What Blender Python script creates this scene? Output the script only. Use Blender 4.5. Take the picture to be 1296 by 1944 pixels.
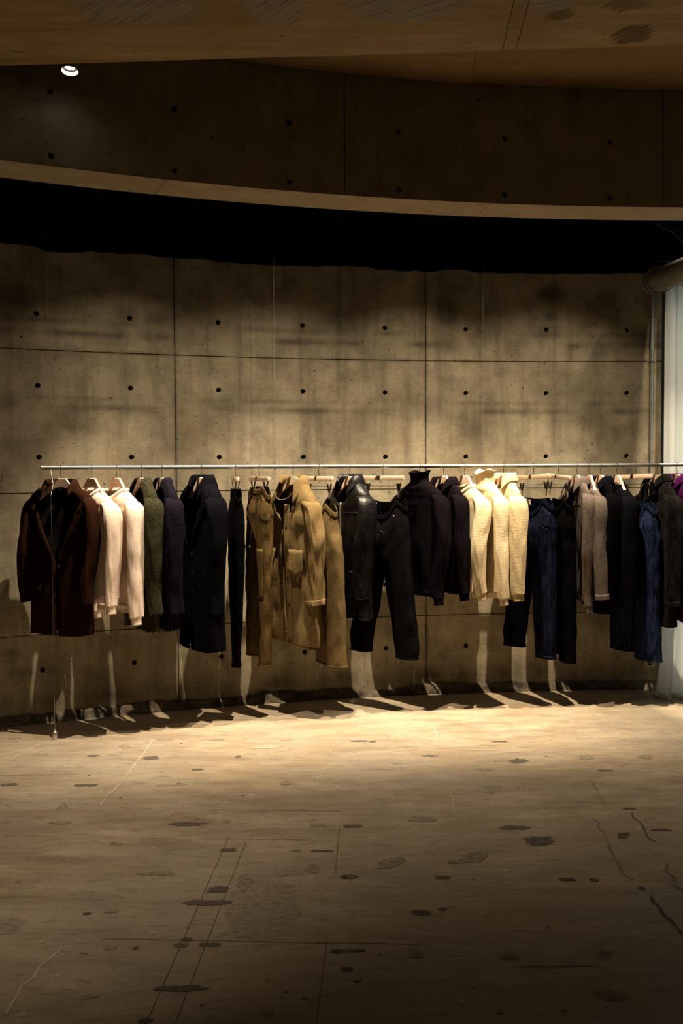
import bpy, bmesh, math, random
from mathutils import Vector, Matrix, noise

for _o in list(bpy.data.objects):
    bpy.data.objects.remove(_o)
scene = bpy.context.scene
COL = scene.collection
PI = math.pi
sin, cos = math.sin, math.cos

# ------------------------------------------------------------------ camera
F = 1890.0                       # focal length in pixels of the 1296 x 1944 frame (35 mm)
CAMH, PITCH, ROLL = 1.58, 0.0403, 0.0055
cam = bpy.data.cameras.new('camera')
cam_o = bpy.data.objects.new('camera', cam)
COL.objects.link(cam_o)
cam.sensor_fit = 'VERTICAL'
cam.sensor_height = 36.0
cam.sensor_width = 24.0
cam.lens = 36.0 * F / 1944.0
cam.clip_start = 0.05
_cp, _sp, _cr, _sr = cos(PITCH), sin(PITCH), cos(ROLL), sin(ROLL)
_right, _fwd, _up = Vector((1, 0, 0)), Vector((0, _cp, -_sp)), Vector((0, _sp, _cp))
_r2 = _right * _cr - _up * _sr
_u2 = _right * _sr + _up * _cr
_m = Matrix((_r2, _u2, -_fwd)).transposed().to_4x4()
_m.translation = (0, 0, CAMH)
cam_o.matrix_world = _m
scene.camera = cam_o

# ------------------------------------------------------------------ daylight and exposure
world = bpy.data.worlds.new('world')
scene.world = world
world.use_nodes = True
_bg = world.node_tree.nodes['Background']
_bg.inputs['Color'].default_value = (0.80, 0.88, 0.86, 1)
_bg.inputs['Strength'].default_value = 1.45
scene.view_settings.view_transform = 'Standard'
scene.view_settings.look = 'None'
scene.view_settings.gamma = 1.0
scene.view_settings.exposure = 0.0
scene.view_settings.use_curve_mapping = False
scene.cycles.max_bounces = 7
scene.cycles.diffuse_bounces = 4
scene.cycles.glossy_bounces = 2
WARM = (1.0, 0.82, 0.60)
# lamps hidden above the curved beam: image column they stand over, power, cone, aim radius, aim column
VOID_LAMPS = [
    (275, 470, 56, 9.06, 235), (560, 600, 58, 9.06, 520), (830, 680, 58, 9.05, 790), (1075, 640, 58, 9.05, 1035), (1325, 500, 56, 9.05, 1285)]
SPILL, SPILL_CONE = 0.15, 106         # weak wide light around each beam
# round downlights under the slab: position x, y, aim on the floor x, y, power, cone
SLAB_LAMPS = [(-1.0, 3.0, -1.45, 4.2, 85, 66), (2.3, 3.3, 2.5, 5.0, 40, 52)]
VOID_R, VOID_Z = 8.72, 3.28

# ------------------------------------------------------------------ geometry of the place
CX, CY = 2.0993, -2.439          # centre of the round room
RW, RB, RB2, RR = 9.5971, 7.9012, 8.18, 9.24   # wall, beam inner, beam outer, rail
ZWALL, ZBEAM, ZCEIL, ZSLAB = 2.987, 3.003, 3.62, 3.375
ZRAIL = 1.6155


def ray(x, y):
    X, Y = x - 648.0, y - 972.0
    a = X * _cr - Y * _sr
    b = Y * _cr + X * _sr
    return (_right * (a / F) + _fwd - _up * (b / F))


def plane(x, y, z=0.0):
    d = ray(x, y)
    return Vector((0, 0, CAMH)) + d * ((z - CAMH) / d.z)


def circ(x, y, R):
    d = ray(x, y)
    a = d.x ** 2 + d.y ** 2
    b = -2 * (d.x * CX + d.y * CY)
    c = CX * CX + CY * CY - R * R
    t = (-b + math.sqrt(b * b - 4 * a * c)) / (2 * a)
    return Vector((0, 0, CAMH)) + d * t


def pol(a, R, z):
    return Vector((CX + R * sin(a), CY + R * cos(a), z))


def ang(P):
    return math.atan2(P.x - CX, P.y - CY)


# ------------------------------------------------------------------ material helpers
MATS = {}


class NT:
    def __init__(self, name):
        self.m = bpy.data.materials.new(name)
        self.m.use_nodes = True
        self.t = self.m.node_tree
        self.b = self.t.nodes['Principled BSDF']
        MATS[name] = self.m

    def n(self, typ, **kw):
        nd = self.t.nodes.new(typ)
        for k, v in kw.items():
            if k in nd.inputs:
                nd.inputs[k].default_value = v
            else:
                setattr(nd, k, v)
        return nd

    def l(self, a, b):
        self.t.links.new(a, b)

    def coord(self, kind='Object', scale=(1, 1, 1), loc=(0, 0, 0), rot=(0, 0, 0)):
        tc = self.n('ShaderNodeTexCoord')
        mp = self.n('ShaderNodeMapping')
        mp.inputs['Scale'].default_value = scale
        mp.inputs['Location'].default_value = loc
        mp.inputs['Rotation'].default_value = rot
        self.l(tc.outputs[kind], mp.inputs['Vector'])
        return mp.outputs['Vector']

    def noise(self, vec, scale, detail=5, rough=0.6, dist=0.0):
        nd = self.n('ShaderNodeTexNoise')
        nd.inputs['Scale'].default_value = scale
        nd.inputs['Detail'].default_value = detail
        nd.inputs['Roughness'].default_value = rough
        nd.inputs['Distortion'].default_value = dist
        self.l(vec, nd.inputs['Vector'])
        return nd.outputs['Fac']

    def ramp(self, fac, *stops):
        nd = self.n('ShaderNodeValToRGB')
        el = nd.color_ramp.elements
        while len(el) < len(stops):
            el.new(0.5)
        for e, (p, c) in zip(el, stops):
            e.position = p
            e.color = (c, c, c, 1) if isinstance(c, (int, float)) else (*c, 1)
        self.l(fac, nd.inputs['Fac'])
        return nd.outputs['Color']

    def mix(self, fac, a, b, typ='MIX'):
        nd = self.n('ShaderNodeMix', data_type='RGBA', blend_type=typ)
        for sock, v in ((nd.inputs[0], fac), (nd.inputs[6], a), (nd.inputs[7], b)):
            if isinstance(v, (int, float)):
                sock.default_value = v
            elif isinstance(v, tuple):
                sock.default_value = (*v, 1)
            else:
                self.l(v, sock)
        return nd.outputs[2]

    def math(self, op, a, b=None, clamp=False):
        nd = self.n('ShaderNodeMath', operation=op, use_clamp=clamp)
        for sock, v in ((nd.inputs[0], a), (nd.inputs[1], b)):
            if v is None:
                continue
            if isinstance(v, (int, float)):
                sock.default_value = v
            else:
                self.l(v, sock)
        return nd.outputs[0]

    def bump(self, h, strength=0.3, dist=0.01):
        nd = self.n('ShaderNodeBump')
        nd.inputs['Strength'].default_value = strength
        nd.inputs['Distance'].default_value = dist
        self.l(h, nd.inputs['Height'])
        self.l(nd.outputs['Normal'], self.b.inputs['Normal'])

    def done(self, col, rough=0.8, spec=0.3, metal=0.0):
        if isinstance(col, tuple):
            self.b.inputs['Base Color'].default_value = (*col, 1)
        else:
            self.l(col, self.b.inputs['Base Color'])
        if isinstance(rough, (int, float)):
            self.b.inputs['Roughness'].default_value = rough
        else:
            self.l(rough, self.b.inputs['Roughness'])
        self.b.inputs['Specular IOR Level'].default_value = spec
        self.b.inputs['Metallic'].default_value = metal
        return self.m


def plain(name, col, rough=0.6, spec=0.3, metal=0.0, var=0.15, scale=20):
    t = NT(name)
    v = t.coord('Object')
    n = t.noise(v, scale, 3)
    c = t.mix(t.ramp(n, (0.3, 0.0), (0.7, 1.0)), tuple(x * (1 - var) for x in col), tuple(min(1, x * (1 + var)) for x in col))
    return t.done(c, rough, spec, metal)


def concrete_wall(name, base, light, dark, bands=(), seed=0.0, smudge=0.5, seams=(), blots=()):
    """cast concrete on a curved face: UV is (arc length, height) in metres"""
    t = NT(name)
    uv = t.coord('UV', loc=(seed, seed * .7, 0))
    st = t.coord('UV', scale=(9, 0.9, 1), loc=(seed, 0, 0))
    big = t.noise(uv, 1.1, 6, 0.62, 0.4)
    mid = t.noise(uv, 5.0, 6, 0.65)
    fine = t.noise(uv, 60, 4, 0.7)
    streak = t.noise(st, 1.0, 5, 0.65)
    c = t.mix(t.ramp(big, (0.34, 0.0), (0.66, 1.0)), base, light)
    c = t.mix(t.math('MULTIPLY', t.ramp(mid, (0.42, 0.0), (0.72, 1.0)), smudge), c, dark)
    c = t.mix(t.math('MULTIPLY', t.ramp(streak, (0.48, 0.0), (0.75, 1.0)), smudge * .9), c, dark)
    c = t.mix(0.35, c, t.mix(1.0, c, t.ramp(fine, (0.3, 0.55), (0.7, 1.2)), 'MULTIPLY'))
    pits = t.noise(uv, 38, 2, 0.5)
    c = t.mix(t.ramp(pits, (0.70, 0.0), (0.735, 0.85)), c, tuple(x * .25 for x in dark))
    rust = t.noise(t.coord('UV', scale=(3.2, 1.2, 1), loc=(5 + seed, 3, 0)), 1.3, 4, 0.6)
    c = t.mix(t.math('MULTIPLY', t.ramp(rust, (0.60, 0.0), (0.75, 1.0)), 0.35), c, (0.30, 0.15, 0.055))
    sep = t.n('ShaderNodeSeparateXYZ')
    t.l(t.coord('UV'), sep.inputs[0])
    for z0, w, k in bands:            # long smeared stains left by the formwork ledges
        d = t.math('ABSOLUTE', t.math('SUBTRACT', sep.outputs['Y'], z0))
        msk = t.math('SUBTRACT', 1.0, t.math('DIVIDE', d, w), clamp=True)
        br = t.noise(t.coord('UV', scale=(1.0, 0.05, 1), loc=(z0 * 3.1, 0, 0)), 2.2, 3, 0.6)
        c = t.mix(t.math('MULTIPLY', t.math('MULTIPLY', msk, t.ramp(br, (0.44, 0.0), (0.60, 1.0))), k), c, tuple(x * .55 for x in dark))
    for u0, w, k in seams:            # grout runs down the upright joints
        d = t.math('ABSOLUTE', t.math('SUBTRACT', sep.outputs['X'], u0))
        msk = t.math('SUBTRACT', 1.0, t.math('DIVIDE', d, w), clamp=True)
        br = t.noise(t.coord('UV', scale=(.3, 1.6, 1), loc=(u0, 1, 0)), 2.0, 5, 0.65)
        c = t.mix(t.math('MULTIPLY', t.math('MULTIPLY', msk, t.ramp(br, (0.35, 0.0), (0.62, 1.0))), k), c, tuple(x * .5 for x in dark))
    for u0, z0, ru, rz, k in blots:   # dark damp blotches
        ev = t.coord('UV', loc=(-u0 / ru, -z0 / rz, 0), scale=(1 / ru, 1 / rz, 0))
        ln = t.n('ShaderNodeVectorMath', operation='LENGTH')
        t.l(ev, ln.inputs[0])
        e_ = t.math('ADD', ln.outputs['Value'], t.math('MULTIPLY', t.math('SUBTRACT', mid, 0.5), 2.2))
        c = t.mix(t.math('MULTIPLY', t.math('SUBTRACT', 1.0, t.ramp(e_, (0.35, 0.0), (1.0, 1.0)), clamp=True), k), c, tuple(x * .6 for x in dark))
    h = t.math('ADD', t.math('MULTIPLY', mid, 0.5), t.math('MULTIPLY', fine, 0.35))
    h = t.math('SUBTRACT', h, t.math('MULTIPLY', t.ramp(pits, (0.68, 0.0), (0.74, 1.0)), 0.8))
    t.bump(h, 0.35, 0.006)
    return t.done(c, 0.78, 0.25)


concrete_wall('wall_concrete', (0.295, 0.252, 0.165), (0.42, 0.358, 0.242), (0.105, 0.087, 0.054),
              bands=((2.47, .035, .8), (2.545, .03, .5), (2.0, .035, .7), (2.06, .025, .4), (2.357, .02, .6), (1.457, .015, .4), (.557, .015, .5), (.13, .09, .75)), smudge=0.72,
              seams=tuple((q * RW, w, k) for q, w, k in ((-.3393, .022, .85), (-.1572, .022, .8), (-.4, .03, .3), (-.27, .02, .3), (-.222, .03, .4), (-.06, .02, .4), (-.116, .025, .35))),
              blots=tuple((ang(circ(x, y, RW)) * RW, circ(x, y, RW).z, a, b, k) for x, y, a, b, k in (
                  (848, 588, .12, .16, .7), (1045, 560, .13, .09, .85), (1045, 600, .07, .06, .7), (1150, 570, .10, .10, .6), (1040, 628, .12, .07, .5), (1225, 640, .15, .12, .6),
                  (20, 560, .2, .14, .6), (850, 655, .12, .08, .4), (240, 600, .10, .08, .45), (1060, 740, .25, .09, .3), (300, 605, .12, .06, .5))))
concrete_wall('beam_concrete', (0.42, 0.385, 0.285), (0.54, 0.495, 0.375), (0.19, 0.17, 0.115), seed=3.3, smudge=0.45)


def concrete_ply(name, c0, c1, c2, marks=(), grain=(2.0, 14.0, 1.0), rot=0.06):
    """board-marked concrete soffit: warm, with grain and gone-over patches"""
    t = NT(name)
    v = t.coord('Object', scale=grain, rot=(0, 0, rot))
    o = t.coord('Object')
    g = t.noise(v, 1.0, 6, 0.62, 0.3)
    b = t.noise(o, 1.6, 5, 0.6)
    fine = t.noise(o, 70, 3, 0.7)
    c = t.mix(t.ramp(g, (0.35, 0.0), (0.68, 1.0)), c0, c1)
    c = t.mix(t.ramp(b, (0.45, 0.0), (0.7, 0.7)), c, c2)
    kn = t.noise(t.coord('Object', scale=(3.5, 9, 1), loc=(2, 1, 0)), 2.2, 2, 0.5)
    c = t.mix(t.ramp(kn, (0.70, 0.0), (0.74, 0.8)), c, tuple(x * .3 for x in c2))
    h = t.math('ADD', t.math('MULTIPLY', g, 0.4), t.math('MULTIPLY', fine, 0.3))
    for (mx, my, rx, ry, mr, mc, fr, ma) in marks:
        # one patch: an ellipse on the soffit broken into parallel trowel strokes
        ev = t.coord('Object', loc=(-mx / rx, -my / ry, 0), scale=(1 / rx, 1 / ry, 0))
        ln = t.n('ShaderNodeVectorMath', operation='LENGTH')
        t.l(ev, ln.inputs[0])
        sv = t.coord('Object', rot=(0, 0, mr), scale=(1, 1, 0))
        mp = t.n('ShaderNodeMapping')
        mp.inputs['Scale'].default_value = (4.0, fr, 1)
        t.l(sv, mp.inputs['Vector'])
        sn = t.noise(mp.outputs['Vector'], 1.0, 4, 0.6, 0.3)
        edge = t.math('ADD', ln.outputs['Value'], t.math('MULTIPLY', t.math('SUBTRACT', sn, 0.5), 1.6))
        em = t.math('SUBTRACT', 1.0, t.ramp(edge, (0.72, 0.0), (0.95, 1.0)), clamp=True)
        k = t.math('MULTIPLY', em, ma)
        c = t.mix(k, c, t.mix(t.ramp(sn, (0.38, 0.0), (0.6, 1.0)), tuple(x * .55 for x in mc), mc))
        h = t.math('ADD', h, t.math('MULTIPLY', em, t.math('MULTIPLY', sn, 0.8)))
    t.bump(h, 0.35, 0.006)
    return t.done(c, 0.75, 0.25)


def mk(px, py, rx, ry, rot, colr, fr, a):
    P = plane(px, py, ZSLAB)
    return (P.x, P.y, rx, ry, rot, colr, fr, a)


GREYP, BROWNP = (0.40, 0.36, 0.31), (0.15, 0.09, 0.03)
concrete_ply('slab_concrete', (0.37, 0.26, 0.13), (0.50, 0.37, 0.205), (0.28, 0.185, 0.085), marks=(
    mk(262, 12, .27, .20, .8, GREYP, 60, .85), mk(518, 10, .13, .22, .9, GREYP, 60, .85),
    mk(772, 12, .26, .16, .6, GREYP, 60, .85), mk(1052, 0, .11, .13, .4, GREYP, 60, .8),
    mk(1200, 66, .10, .10, .9, BROWNP, 30, .8), mk(1060, 28, .07, .05, .9, BROWNP, 30, .6), mk(1190, 8, .10, .07, .9, BROWNP, 30, .6)))
concrete_ply('ceiling_concrete', (0.34, 0.215, 0.095), (0.44, 0.29, 0.14), (0.24, 0.145, 0.055))
concrete_ply('soffit_concrete', (0.34, 0.275, 0.185), (0.44, 0.36, 0.255), (0.31, 0.225, 0.13), grain=(3, 5, 1))


def floor_material():
    t = NT('floor_concrete')
    o = t.coord('Object')
    v = t.coord('Object', scale=(1.0, 3.2, 1))
    big = t.noise(o, 0.55, 6, 0.6, 0.5)
    mid = t.noise(v, 2.2, 7, 0.66, 0.3)
    fine = t.noise(o, 90, 4, 0.7)
    sm = t.noise(v, 9.0, 5, 0.7)
    c = t.mix(t.ramp(mid, (0.33, 0.0), (0.68, 1.0)), (0.25, 0.198, 0.125), (0.47, 0.382, 0.262))
    c = t.mix(t.ramp(big, (0.42, 0.0), (0.62, 0.6)), c, (0.30, 0.26, 0.205))
    c = t.mix(t.ramp(sm, (0.52, 0.0), (0.70, 0.7)), c, (0.17, 0.13, 0.085))
    oc = t.noise(t.coord('Object', loc=(7, 3, 0)), 1.4, 5, 0.6)
    c = t.mix(t.ramp(oc, (0.50, 0.0), (0.66, 0.4)), c, (0.28, 0.195, 0.105))
    c = t.mix(0.4, c, t.mix(1.0, c, t.ramp(fine, (0.3, 0.5), (0.7, 1.3)), 'MULTIPLY'))
    wl = t.noise(t.coord('Object', scale=(1, 2.2, 1), loc=(1, 9, 0)), 12, 3, 0.5)
    c = t.mix(t.ramp(wl, (0.70, 0.0), (0.73, 0.6)), c, (0.58, 0.48, 0.36))
    pt = t.noise(t.coord('Object', scale=(1, 2.0, 1), loc=(4, 2, 0)), 16, 3, 0.5)
    c = t.mix(t.ramp(pt, (0.71, 0.0), (0.745, 0.8)), c, (0.10, 0.075, 0.05))
    h = t.math('ADD', t.math('MULTIPLY', sm, 0.5), t.math('MULTIPLY', fine, 0.3))
    t.bump(h, 0.25, 0.006)
    t.done(c, t.ramp(mid, (0.3, 0.50), (0.7, 0.72)), 0.3)


floor_material()


def patch_material(name, c0, c1):
    t = NT(name)
    o = t.coord('Object', scale=(1, 1.6, 1))
    n = t.noise(o, 30, 6, 0.75)
    t.bump(n, 0.5, 0.004)
    return t.done(t.mix(t.ramp(n, (0.35, 0.0), (0.65, 1.0)), c0, c1), 0.8, 0.2)


patch_material('patch_dark', (0.075, 0.062, 0.05), (0.15, 0.125, 0.095))
patch_material('patch_mid', (0.15, 0.12, 0.085), (0.36, 0.29, 0.20))
patch_material('patch_grey', (0.20, 0.165, 0.12), (0.37, 0.305, 0.22))
patch_material('patch_tan', (0.34, 0.265, 0.18), (0.44, 0.35, 0.25))
patch_material('patch_light', (0.42, 0.34, 0.25), (0.56, 0.46, 0.35))
plain('joint_dark', (0.055, 0.045, 0.03), 0.9, 0.1)
plain('plug_dark', (0.03, 0.026, 0.02), 0.9, 0.1)
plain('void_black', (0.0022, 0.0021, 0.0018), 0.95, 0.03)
plain('rear_concrete', (0.26, 0.21, 0.14), 0.85, 0.2, var=.3, scale=2)


def rough_material():
    t = NT('rough_concrete')
    o = t.coord('Object')
    n = t.noise(o, 14, 8, 0.7)
    f = t.noise(o, 70, 4, 0.7)
    c = t.mix(t.ramp(n, (0.38, 0.0), (0.64, 1.0)), (0.05, 0.042, 0.03), (0.20, 0.165, 0.115))
    t.bump(t.math('ADD', n, t.math('MULTIPLY', f, .5)), 0.8, 0.02)
    t.done(c, 0.9, 0.15)


rough_material()

# metals, wood, small goods
plain('galvanised', (0.24, 0.25, 0.24), 0.5, 0.5, 0.8, var=.18, scale=40)
plain('conduit_metal', (0.34, 0.36, 0.32), 0.5, 0.4, 0.7, var=.2, scale=12)
plain('duct_metal', (0.17, 0.165, 0.14), 0.55, 0.4, 0.5, var=.2, scale=9)
plain('wire_steel', (0.50, 0.48, 0.42), 0.4, 0.5, 0.9)
plain('hook_black', (0.02, 0.018, 0.016), 0.4, 0.5, 0.6)
plain('clip_black', (0.012, 0.011, 0.01), 0.45, 0.4)
plain('clip_steel', (0.72, 0.66, 0.56), 0.3, 0.5, 0.9)
plain('frame_black', (0.008, 0.008, 0.008), 0.6, 0.3)
plain('socket_beige', (0.42, 0.33, 0.21), 0.6, 0.3)
plain('lamp_grey', (0.16, 0.15, 0.13), 0.5, 0.4)
plain('lamp_baffle', (0.012, 0.012, 0.012), 0.5, 0.4)
plain('lamp_rim', (0.85, 0.83, 0.80), 0.4, 0.5)
plain('cable_brown', (0.09, 0.065, 0.04), 0.7, 0.2)
plain('button_dark', (0.02, 0.014, 0.01), 0.3, 0.5)
plain('rivet_copper', (0.75, 0.36, 0.22), 0.35, 0.5, 0.8)
plain('label_white', (0.78, 0.70, 0.60), 0.7, 0.2)
plain('pale_thread', (0.026, 0.028, 0.042), 0.8, 0.1)
plain('tan_thread', (0.17, 0.115, 0.05), 0.8, 0.1)
plain('zip_metal', (0.60, 0.55, 0.48), 0.3, 0.5, 0.9)


def wood_material():
    t = NT('hanger_wood')
    n = t.noise(t.coord('Object', scale=(3, 30, 30)), 3.0, 4, 0.5, 0.4)
    c = t.mix(t.ramp(n, (0.3, 0.0), (0.7, 1.0)), (0.70, 0.48, 0.32), (0.82, 0.61, 0.44))
    t.done(c, 0.45, 0.35)
    t = NT('hanger_wood_dark')
    t.done(t.mix(n if False else t.noise(t.coord('Object'), 30), (0.12, 0.06, 0.03), (0.2, 0.11, 0.06)), 0.5, 0.3)


wood_material()
t = NT('lamp_glow')
t.b.inputs['Emission Color'].default_value = (1.0, 0.86, 0.72, 1)
t.b.inputs['Emission Strength'].default_value = 12.0
t.done((0.9, 0.85, 0.8), 0.4)


def glass_material():
    t = NT('window_glass')
    out = t.t.nodes['Material Output']
    tr = t.n('ShaderNodeBsdfTransparent')
    tr.inputs['Color'].default_value = (0.93, 0.98, 0.97, 1)
    gl = t.n('ShaderNodeBsdfGlossy')
    gl.inputs['Roughness'].default_value = 0.02
    fr = t.n('ShaderNodeFresnel')
    mx = t.n('ShaderNodeMixShader')
    t.l(fr.outputs[0], mx.inputs[0])
    t.l(tr.outputs[0], mx.inputs[1])
    t.l(gl.outputs[0], mx.inputs[2])
    t.l(mx.outputs[0], out.inputs['Surface'])
    t = NT('curtain_cloth')
    out = t.t.nodes['Material Output']
    w = t.noise(t.coord('Object', scale=(1, 1, 1)), 90, 3)
    col = t.mix(t.ramp(w, (0.3, 0.0), (0.7, 1.0)), (0.78, 0.79, 0.74), (0.84, 0.85, 0.81))
    df = t.n('ShaderNodeBsdfDiffuse')
    tl = t.n('ShaderNodeBsdfTranslucent')
    t.l(col, df.inputs['Color'])
    t.l(col, tl.inputs['Color'])
    mx = t.n('ShaderNodeMixShader')
    mx.inputs[0].default_value = 0.5
    t.l(df.outputs[0], mx.inputs[1])
    t.l(tl.outputs[0], mx.inputs[2])
    t.l(mx.outputs[0], out.inputs['Surface'])


glass_material()


def cloth(name, col, kind='wool', var=0.25, rough=0.92, spec=0.02, col2=None):
    """kind: wool / knit / denim / twill / leather / velvet"""
    t = NT(name)
    o = t.coord('Object')
    lo = tuple(x * (1 - var) for x in col)
    hi = col2 or tuple(min(1, x * (1 + var)) for x in col)
    if kind == 'knit':
        n = t.noise(t.coord('Object', scale=(1, 1, 2.2)), 60, 4, 0.7)
        wv = t.n('ShaderNodeTexWave', wave_type='BANDS', bands_direction='Z')
        wv.inputs['Scale'].default_value = 75
        wv.inputs['Distortion'].default_value = 2.5
        wv.inputs['Detail'].default_value = 2
        wv.inputs['Detail Scale'].default_value = 3
        t.l(o, wv.inputs['Vector'])
        t.bump(t.math('ADD', n, t.math('MULTIPLY', wv.outputs['Fac'], 0.22)), 0.5, 0.006)
        c = t.mix(t.ramp(n, (0.3, 0.0), (0.7, 1.0)), lo, hi)
    elif kind == 'denim':
        n = t.noise(t.coord('Object', scale=(1, 1, .22)), 55, 4, 0.7)
        b = t.noise(o, 4, 5, 0.6)
        c = t.mix(t.ramp(n, (0.38, 0.0), (0.68, 1.0)), lo, hi)
        c = t.mix(t.ramp(b, (0.45, 0.0), (0.75, 0.6)), c, hi)
        t.bump(n, 0.4, 0.003)
    elif kind == 'leather':
        n = t.noise(o, 26, 6, 0.65, 0.5)
        b = t.noise(t.coord('Object', scale=(1, 1, 2.4)), 7, 4, 0.6)
        t.bump(t.math('ADD', t.math('MULTIPLY', n, 0.4), b), 0.45, 0.012)
        c = t.mix(t.ramp(n, (0.3, 0.0), (0.7, 1.0)), lo, hi)
        rough = t.ramp(n, (0.3, rough * .8), (0.7, rough * 1.2))
    elif kind == 'twill':
        n = t.noise(o, 80, 5, 0.75)
        b = t.noise(o, 6, 5, 0.65)
        c = t.mix(t.ramp(n, (0.32, 0.0), (0.68, 1.0)), lo, hi)
        c = t.mix(t.ramp(b, (0.4, 0.0), (0.7, 0.3)), c, lo)
        t.bump(t.math('ADD', t.math('MULTIPLY', n, .5), b), 0.4, 0.008)
    else:
        n = t.noise(o, 70, 5, 0.75)
        c = t.mix(t.ramp(n, (0.32, 0.0), (0.68, 1.0)), lo, hi)
        t.bump(n, 0.5, 0.004)
    m = t.done(c, rough, spec)
    if kind in ('wool', 'knit', 'velvet'):
        t.b.inputs['Sheen Weight'].default_value = 0.03
        t.b.inputs['Sheen Roughness'].default_value = 0.6
        t.b.inputs['Sheen Tint'].default_value = (*hi, 1)
    return m


cloth('brown_cord', (0.026, 0.0105, 0.005), 'velvet', .4)
cloth('brown_lining', (0.016, 0.014, 0.012), 'twill')
cloth('cream_fleece', (0.86, 0.70, 0.57), 'wool', .06)
cloth('green_boucle', (0.032, 0.030, 0.016), 'wool', .6)
cloth('navy_boucle', (0.0075, 0.006, 0.010), 'wool', .5)
cloth('black_wool', (0.0028, 0.0028, 0.0042), 'wool', .4)
cloth('black_cotton', (0.0016, 0.0015, 0.0017), 'twill', .4)
cloth('charcoal_cotton', (0.0040, 0.0035, 0.0036), 'twill', .35)
cloth('brown_canvas', (0.105, 0.068, 0.025), 'twill', .4)
cloth('tan_canvas', (0.160, 0.110, 0.047), 'twill', .3)
cloth('tan_wool', (0.120, 0.082, 0.035), 'twill', .25)
cloth('black_leather', (0.0035, 0.0031, 0.0034), 'leather', .3, rough=.36, spec=.22)
cloth('black_knit', (0.0030, 0.0026, 0.003), 'knit', .4)
cloth('plum_black_knit', (0.0042, 0.0029, 0.0037), 'knit', .4)
cloth('cream_knit', (0.54, 0.435, 0.262), 'knit', .14)
cloth('butter_knit', (0.49, 0.385, 0.215), 'knit', .16)
cloth('navy_denim', (0.0022, 0.0026, 0.0075), 'denim', .5, col2=(0.009, 0.0105, 0.026))
cloth('blue_denim', (0.0028, 0.0045, 0.014), 'denim', .5, col2=(0.020, 0.030, 0.072))
cloth('black_denim', (0.0058, 0.0052, 0.0048), 'denim', .4, col2=(0.016, 0.0145, 0.013))
cloth('grey_knit', (0.105, 0.083, 0.068), 'wool', .28)
cloth('purple_cotton', (0.045, 0.005, 0.045), 'twill', .3)

# ------------------------------------------------------------------ mesh helpers


def link(name, me, mat, parent=None, smooth=None):
    o = bpy.data.objects.new(name, me)
    COL.objects.link(o)
    if mat:
        me.materials.append(MATS[mat])
    if parent:
        o.parent = parent
    if smooth is not None:
        for p in me.polygons:
            p.use_smooth = True
        if smooth < 180:
            me.set_sharp_from_angle(angle=math.radians(smooth))
    return o


def mesh(name, verts, faces, mat, parent=None, smooth=None, uv=None):
    me = bpy.data.meshes.new(name)
    me.from_pydata([tuple(v) for v in verts], [], faces)
    if uv:
        ly = me.uv_layers.new(name='UVMap')
        for lp in me.loops:
            ly.data[lp.index].uv = uv[lp.vertex_index]
    me.update()
    return link(name, me, mat, parent, smooth)


def tag(o, label=None, cat=None, group=None, kind=None):
    if label:
        o['label'] = label
    if cat:
        o['category'] = cat
    if group:
        o['group'] = group
    if kind:
        o['kind'] = kind
    return o


def empty(name, loc, rz=0.0):
    o = bpy.data.objects.new(name, None)
    o.empty_display_size = 0.1
    o.location = loc
    o.rotation_euler = (0, 0, rz)
    COL.objects.link(o)
    return o


def tube_data(pts, r, n=8, caps=True):
    """round tube along a polyline; r is a number or a list"""
    V, Fc = [], []
    pts = [Vector(p) for p in pts]
    up = Vector((0, 0, 1))
    T0 = (pts[1] - pts[0]).normalized()
    a = T0.cross(up)
    if a.length < .05:
        a = Vector((1, 0, 0))
    a.normalize()
    for i, p in enumerate(pts):
        T = (pts[min(i + 1, len(pts) - 1)] - pts[max(i - 1, 0)]).normalized()
        a = (a - T * a.dot(T)).normalized()
        b = T.cross(a)
        rr = r[i] if isinstance(r, (list, tuple)) else r
        for k in range(n):
            th = 2 * PI * k / n
            V.append(p + (a * cos(th) + b * sin(th)) * rr)
    for i in range(len(pts) - 1):
        for k in range(n):
            k2 = (k + 1) % n
            Fc.append((i * n + k, i * n + k2, (i + 1) * n + k2, (i + 1) * n + k))
    if caps:
        Fc.append(tuple(range(n - 1, -1, -1)))
        Fc.append(tuple((len(pts) - 1) * n + k for k in range(n)))
    return V, Fc


def tube(name, pts, r, mat, parent=None, n=8, caps=True):
    V, Fc = tube_data(pts, r, n, caps)
    return mesh(name, V, Fc, mat, parent, 50)


def box_data(x0, x1, y0, y1, z0, z1):
    V = [Vector((x, y, z)) for z in (z0, z1) for y in (y0, y1) for x in (x0, x1)]
    return V, [(0, 2, 3, 1), (4, 5, 7, 6), (0, 1, 5, 4), (2, 6, 7, 3), (0, 4, 6, 2), (1, 3, 7, 5)]


def box(name, x0, x1, y0, y1, z0, z1, mat, parent=None, bev=0.0):
    bm = bmesh.new()
    V, Fc = box_data(x0, x1, y0, y1, z0, z1)
    vs = [bm.verts.new(v) for v in V]
    for f in Fc:
        bm.faces.new([vs[i] for i in f])
    if bev:
        bmesh.ops.bevel(bm, geom=list(bm.edges), offset=bev, segments=2, affect='EDGES', profile=.6)
    me = bpy.data.meshes.new(name)
    bm.to_mesh(me)
    bm.free()
    return link(name, me, mat, parent, 40)


def prism(name, poly, z0, z1, mat, parent=None):
    n = len(poly)
    V = [Vector((p[0], p[1], z0)) for p in poly] + [Vector((p[0], p[1], z1)) for p in poly]
    Fc = [tuple(range(n - 1, -1, -1)), tuple(range(n, 2 * n))]
    Fc += [(i, (i + 1) % n, n + (i + 1) % n, n + i) for i in range(n)]
    return mesh(name, V, Fc, mat, parent)


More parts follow.
